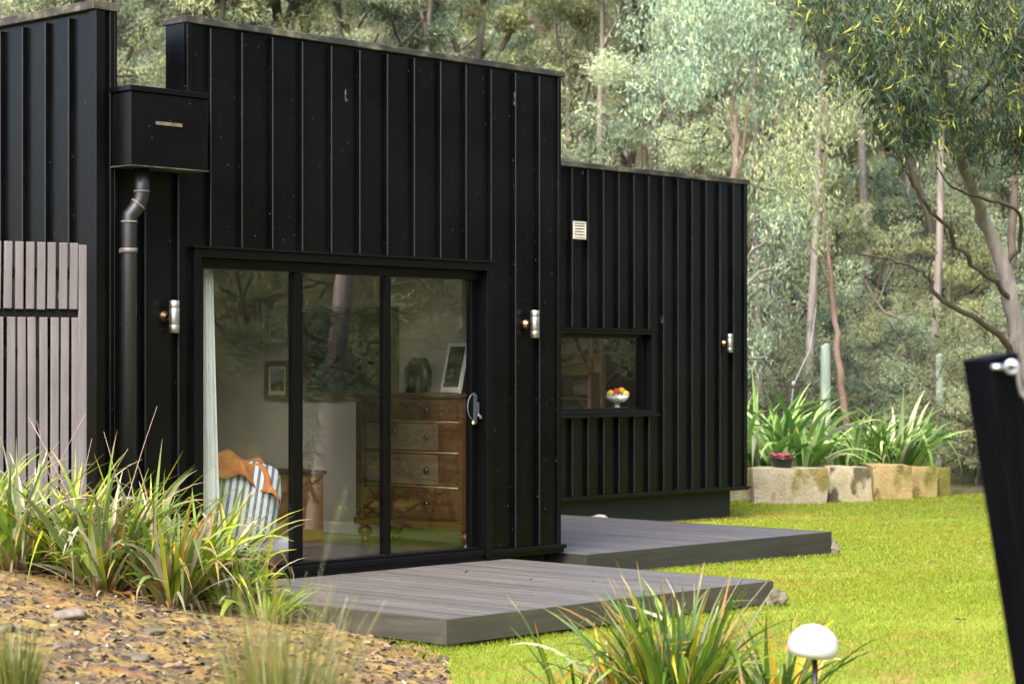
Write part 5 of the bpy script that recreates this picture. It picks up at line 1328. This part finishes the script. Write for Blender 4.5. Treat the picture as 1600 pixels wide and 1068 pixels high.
poly_tree('gum_tree', 'low tree with bare grey boughs reaching out from behind the rear wing', [
    [(1120, 770, d, 0.12), (1126, 640, d, 0.11), (1136, 540, d, 0.09), (1152, 470, d, 0.06), (1180, 430, d, 0.045), (1215, 415, d, 0.034), (1238, 402, d, 0.018)],
    [(1152, 470, d, 0.05), (1168, 400, d - 0.3, 0.036), (1195, 380, d - 0.4, 0.028), (1215, 360, d - 0.4, 0.02), (1232, 345, d - 0.5, 0.01)],
    [(1130, 600, d, 0.05), (1165, 562, d - 0.5, 0.034), (1190, 558, d - 0.6, 0.024), (1206, 548, d - 0.6, 0.012)],
    [(1150, 480, d, 0.04), (1180, 455, d + 0.3, 0.025), (1205, 440, d + 0.4, 0.012)]],
    'bark_gum', [(1235, 400, d, 18, 14, 5), (1220, 345, d, 22, 16, 6), (1205, 545, d, 14, 12, 4), (1190, 480, d, 20, 18, 6)], 504, 36, 0.15, 0.03, 0.15, LEAFPAL, (0.24, 0.3, 0.26, 0.14, 0.06))

poly_tree('dead_sapling', 'bare dead sapling with crooked pale limbs between the two timber posts', [
    [(1432, 720, 36, 0.05), (1428, 620, 36, 0.045), (1418, 540, 36, 0.038), (1408, 500, 36, 0.034), (1382, 488, 36, 0.03), (1362, 458, 36, 0.024), (1346, 430, 36, 0.012)],
    [(1372, 474, 36, 0.022), (1384, 440, 36, 0.018), (1400, 405, 36, 0.010)],
    [(1425, 590, 36, 0.03), (1440, 560, 36, 0.022), (1436, 528, 36, 0.015), (1448, 505, 36, 0.008)],
    [(1422, 560, 36, 0.026), (1405, 552, 36, 0.018), (1388, 560, 36, 0.010)]],
    'bark_grey', [(1345, 430, 36, 4, 4, 2)], 505, 10, 0.15, 0.03, 0.10, LEAFPAL, (0.28, 0.3, 0.24, 0.13, 0.05), thin=0.9)

# the wood on the other side of the clearing, mirrored in the glass
def mirrored(px, t, Y0):
    x, y = flat(px, t); return x, 2 * Y0 - y
GM = 'trees across the clearing from the glass door'
x, y = mirrored(488, 22.0, 11.49); e = K['m'].put('gum_tree', x, y, 1.0, 1.0, 'pale-trunked gum tree mirrored in the middle pane of the glass door', 'tree', tilt=(0, R(2)))
for i, (px, t, Y0, k, s) in enumerate(((300, 42, 11.49, 'a', 1.0), (400, 46, 11.49, 'c', 1.0), (560, 40, 11.49, 'd', 1.0), (650, 48, 11.49, 'a', 1.0), (740, 42, 11.49, 'e', 0.9), (850, 46, 11.49, 'b', 1.0), (350, 58, 11.49, 'b', 1.0), (470, 60, 11.49, 'e', 1.1), (600, 58, 11.49, 'f', 1.0), (720, 60, 11.49, 'b', 1.0), (540, 34, 11.49, 'w', 1.0), (690, 35, 11.49, 'v', 1.0), (420, 36, 11.49, 'w', 1.0), (330, 37, 11.49, 'v', 1.0), (610, 38, 11.49, 'v', 1.0),
        (870, 52, 15.56, 'e', 1.0), (930, 48, 15.56, 'v', 1.3), (1010, 54, 15.56, 'c', 1.0), (1100, 50, 15.56, 'a', 1.0), (980, 60, 15.56, 'e', 1.1), (200, 50, 11.49, 'a', 1.0), (100, 44, 11.49, 'b', 1.0), (0, 48, 11.49, 'c', 1.0), (-150, 46, 11.49, 'a', 1.0), (-300, 50, 11.49, 'b', 1.0), (-500, 46, 11.49, 'e', 1.0), (1000, 44, 11.49, 'a', 1.0), (1200, 46, 11.49, 'c', 1.0))):
    x, y = mirrored(px, t, Y0); nm = GT[k][0]
    K[k].put(nm, x, y, s, i * 1.7, 'tree of the wood across the clearing, seen only as a reflection in the glass', 'tree', GM)

for i, px in enumerate((400, 450, 505, 560, 610, 665, 715, 770, 820)):
    x, y = mirrored(px, 23.2 + 1.2 * math.sin(i * 2.1), 11.49)
    K['s'].put('shrub', x, y, 0.8 + 0.12 * math.sin(i * 1.3), i * 1.9, 'low shrub edging the lawn across from the glass door, mirrored in its panes', 'shrub', 'shrubs mirrored in the glass door')
for i, px in enumerate((420, 530, 590, 690, 790, 850)):
    x, y = mirrored(px, 27.0 + 1.5 * math.sin(i * 1.7), 11.49)
    K['v' if i % 2 else 'w'].put('young_tree', x, y, 0.8, i * 1.9, 'young bushy tree across from the glass door, mirrored in its panes', 'tree', 'young trees mirrored in the glass door')

# ------------------------------------------------------------------ posts and wires in the background
for px, d, y0, w_, lb in ((1290, 33, 541, 0.085, 'thick pale lichened timber post with a split top behind the broad-leaved clumps'), (1468, 35, 556, 0.07, 'thinner pale lichened timber post right of the broad-leaved clumps')):
    x, y = flat(px, d); z = gz(x, y); h = at(px, y0, d).z - z
    m = MB(); r = w_
    bm = m.bm; n = 14; rings = []
    rgp = random.Random(px)
    for k, zz in enumerate((-0.4, 0.3 * h, 0.7 * h, 0.93 * h, h)):
        rings.append([bm.verts.new((r * (1 - 0.04 * k) * math.cos(j / n * 6.2832), r * (1 - 0.04 * k) * math.sin(j / n * 6.2832), zz + (rgp.uniform(-0.10, 0.06) if k == 4 else 0))) for j in range(n)])
    for a, b in zip(rings, rings[1:]):
        for j in range(n): bm.faces.new((a[j], a[(j + 1) % n], b[(j + 1) % n], b[j]))
    bm.faces.new(rings[-1])
    o = m.build('timber_post', MAT['pale_post']); o.location = (x, y, z); tag(o, lb, 'post', 'pale timber posts before the wood')
a = at(1240, 600, 33.5); b = at(1266, 545, 33.8); c = at(1275, 480, 34)
m = MB(); o0 = a; m.tube([Vector((0, 0, -0.9)) + (a - b) * 0.5, Vector((0, 0, 0)), b - a, c - a], 0.011, 6); m.tube([Vector((0, 0, -0.05)), Vector((0.0, 0.0, 0.05))], 0.035, 10)
o = m.build('stay_wire', MAT['wire']); o.location = a; tag(o, 'slanting grey stay wire with a white insulator behind the tall broad-leaved clump', 'wire')
m = MB(); p0 = at(1355, 495, 48)
for dy in (0, 14):
    m.tube([at(1150 + 200 * k / 1.0, 493 + dy * (0.3 + 0.35 * k) + 3 * (k - 1) ** 2, 48) - p0 for k in (0, 0.5, 1, 1.3, 1.8, 2.4)], 0.012, 5)
o = m.build('power_line', MAT['wire']); o.location = p0
for px, py in ((1425, 492), (1428, 507)):
    m = MB(); m.lathe([(0, -0.09), (0.05, -0.08), (0.09, -0.03), (0.06, 0.0), (0.085, 0.04), (0.05, 0.08), (0, 0.09)], 14); q = m.build('insulator', MAT['porcelain'], o); q.location = at(px, py, 47.9) - p0
if True:
    tag(o, 'pair of thin pale power lines strung through the wood', 'power line')

# ------------------------------------------------------------------ light, sky, camera
wd = bpy.data.worlds.new('World'); scene.world = wd; wd.use_nodes = True
nt = wd.node_tree; bg = nt.nodes['Background']
sk = nt.nodes.new('ShaderNodeTexSky'); sk.sky_type = 'NISHITA'; sk.sun_disc = False
SUN_EL, SUN_AZ = R(50), math.atan2(-0.42, -0.85)      # azimuth as an angle from +X
sk.sun_elevation = SUN_EL; sk.sun_rotation = math.pi / 2 - SUN_AZ
sk.air_density = 1.0; sk.dust_density = 4.0; sk.ozone_density = 1.0
nt.links.new(sk.outputs[0], bg.inputs['Color']); bg.inputs['Strength'].default_value = 0.15
sl = bpy.data.lights.new('sun', 'SUN'); sl.energy = 1.9; sl.angle = R(42); sl.color = (1.0, 0.95, 0.86)
so = bpy.data.objects.new('sun', sl); COL.objects.link(so)
sdir = Vector((math.cos(SUN_AZ) * math.cos(SUN_EL), math.sin(SUN_AZ) * math.cos(SUN_EL), math.sin(SUN_EL)))
so.rotation_euler = (-sdir).to_track_quat('-Z', 'Y').to_euler(); so.location = (0, 0, 40)

cam = bpy.data.cameras.new('camera'); co = bpy.data.objects.new('camera', cam); COL.objects.link(co)
co.location = (0, 0, EYE); co.rotation_euler = (R(90), 0, ANG - R(90))
cam.sensor_width = 36; cam.lens = FPX / 1600 * 36; cam.shift_y = (YH - 534) / 1600; cam.clip_end = 600; cam.clip_start = 0.1
cam.dof.use_dof = True; cam.dof.focus_distance = 15.6; cam.dof.aperture_fstop = 3.4
scene.camera = co
vs = scene.view_settings; vs.view_transform = 'Standard'; vs.look = 'None'; vs.gamma = 1.0; vs.use_curve_mapping = False; vs.exposure = 2.2
scene.cycles.max_bounces = 8; scene.cycles.transparent_max_bounces = 12
scene.cycles.use_denoising = True
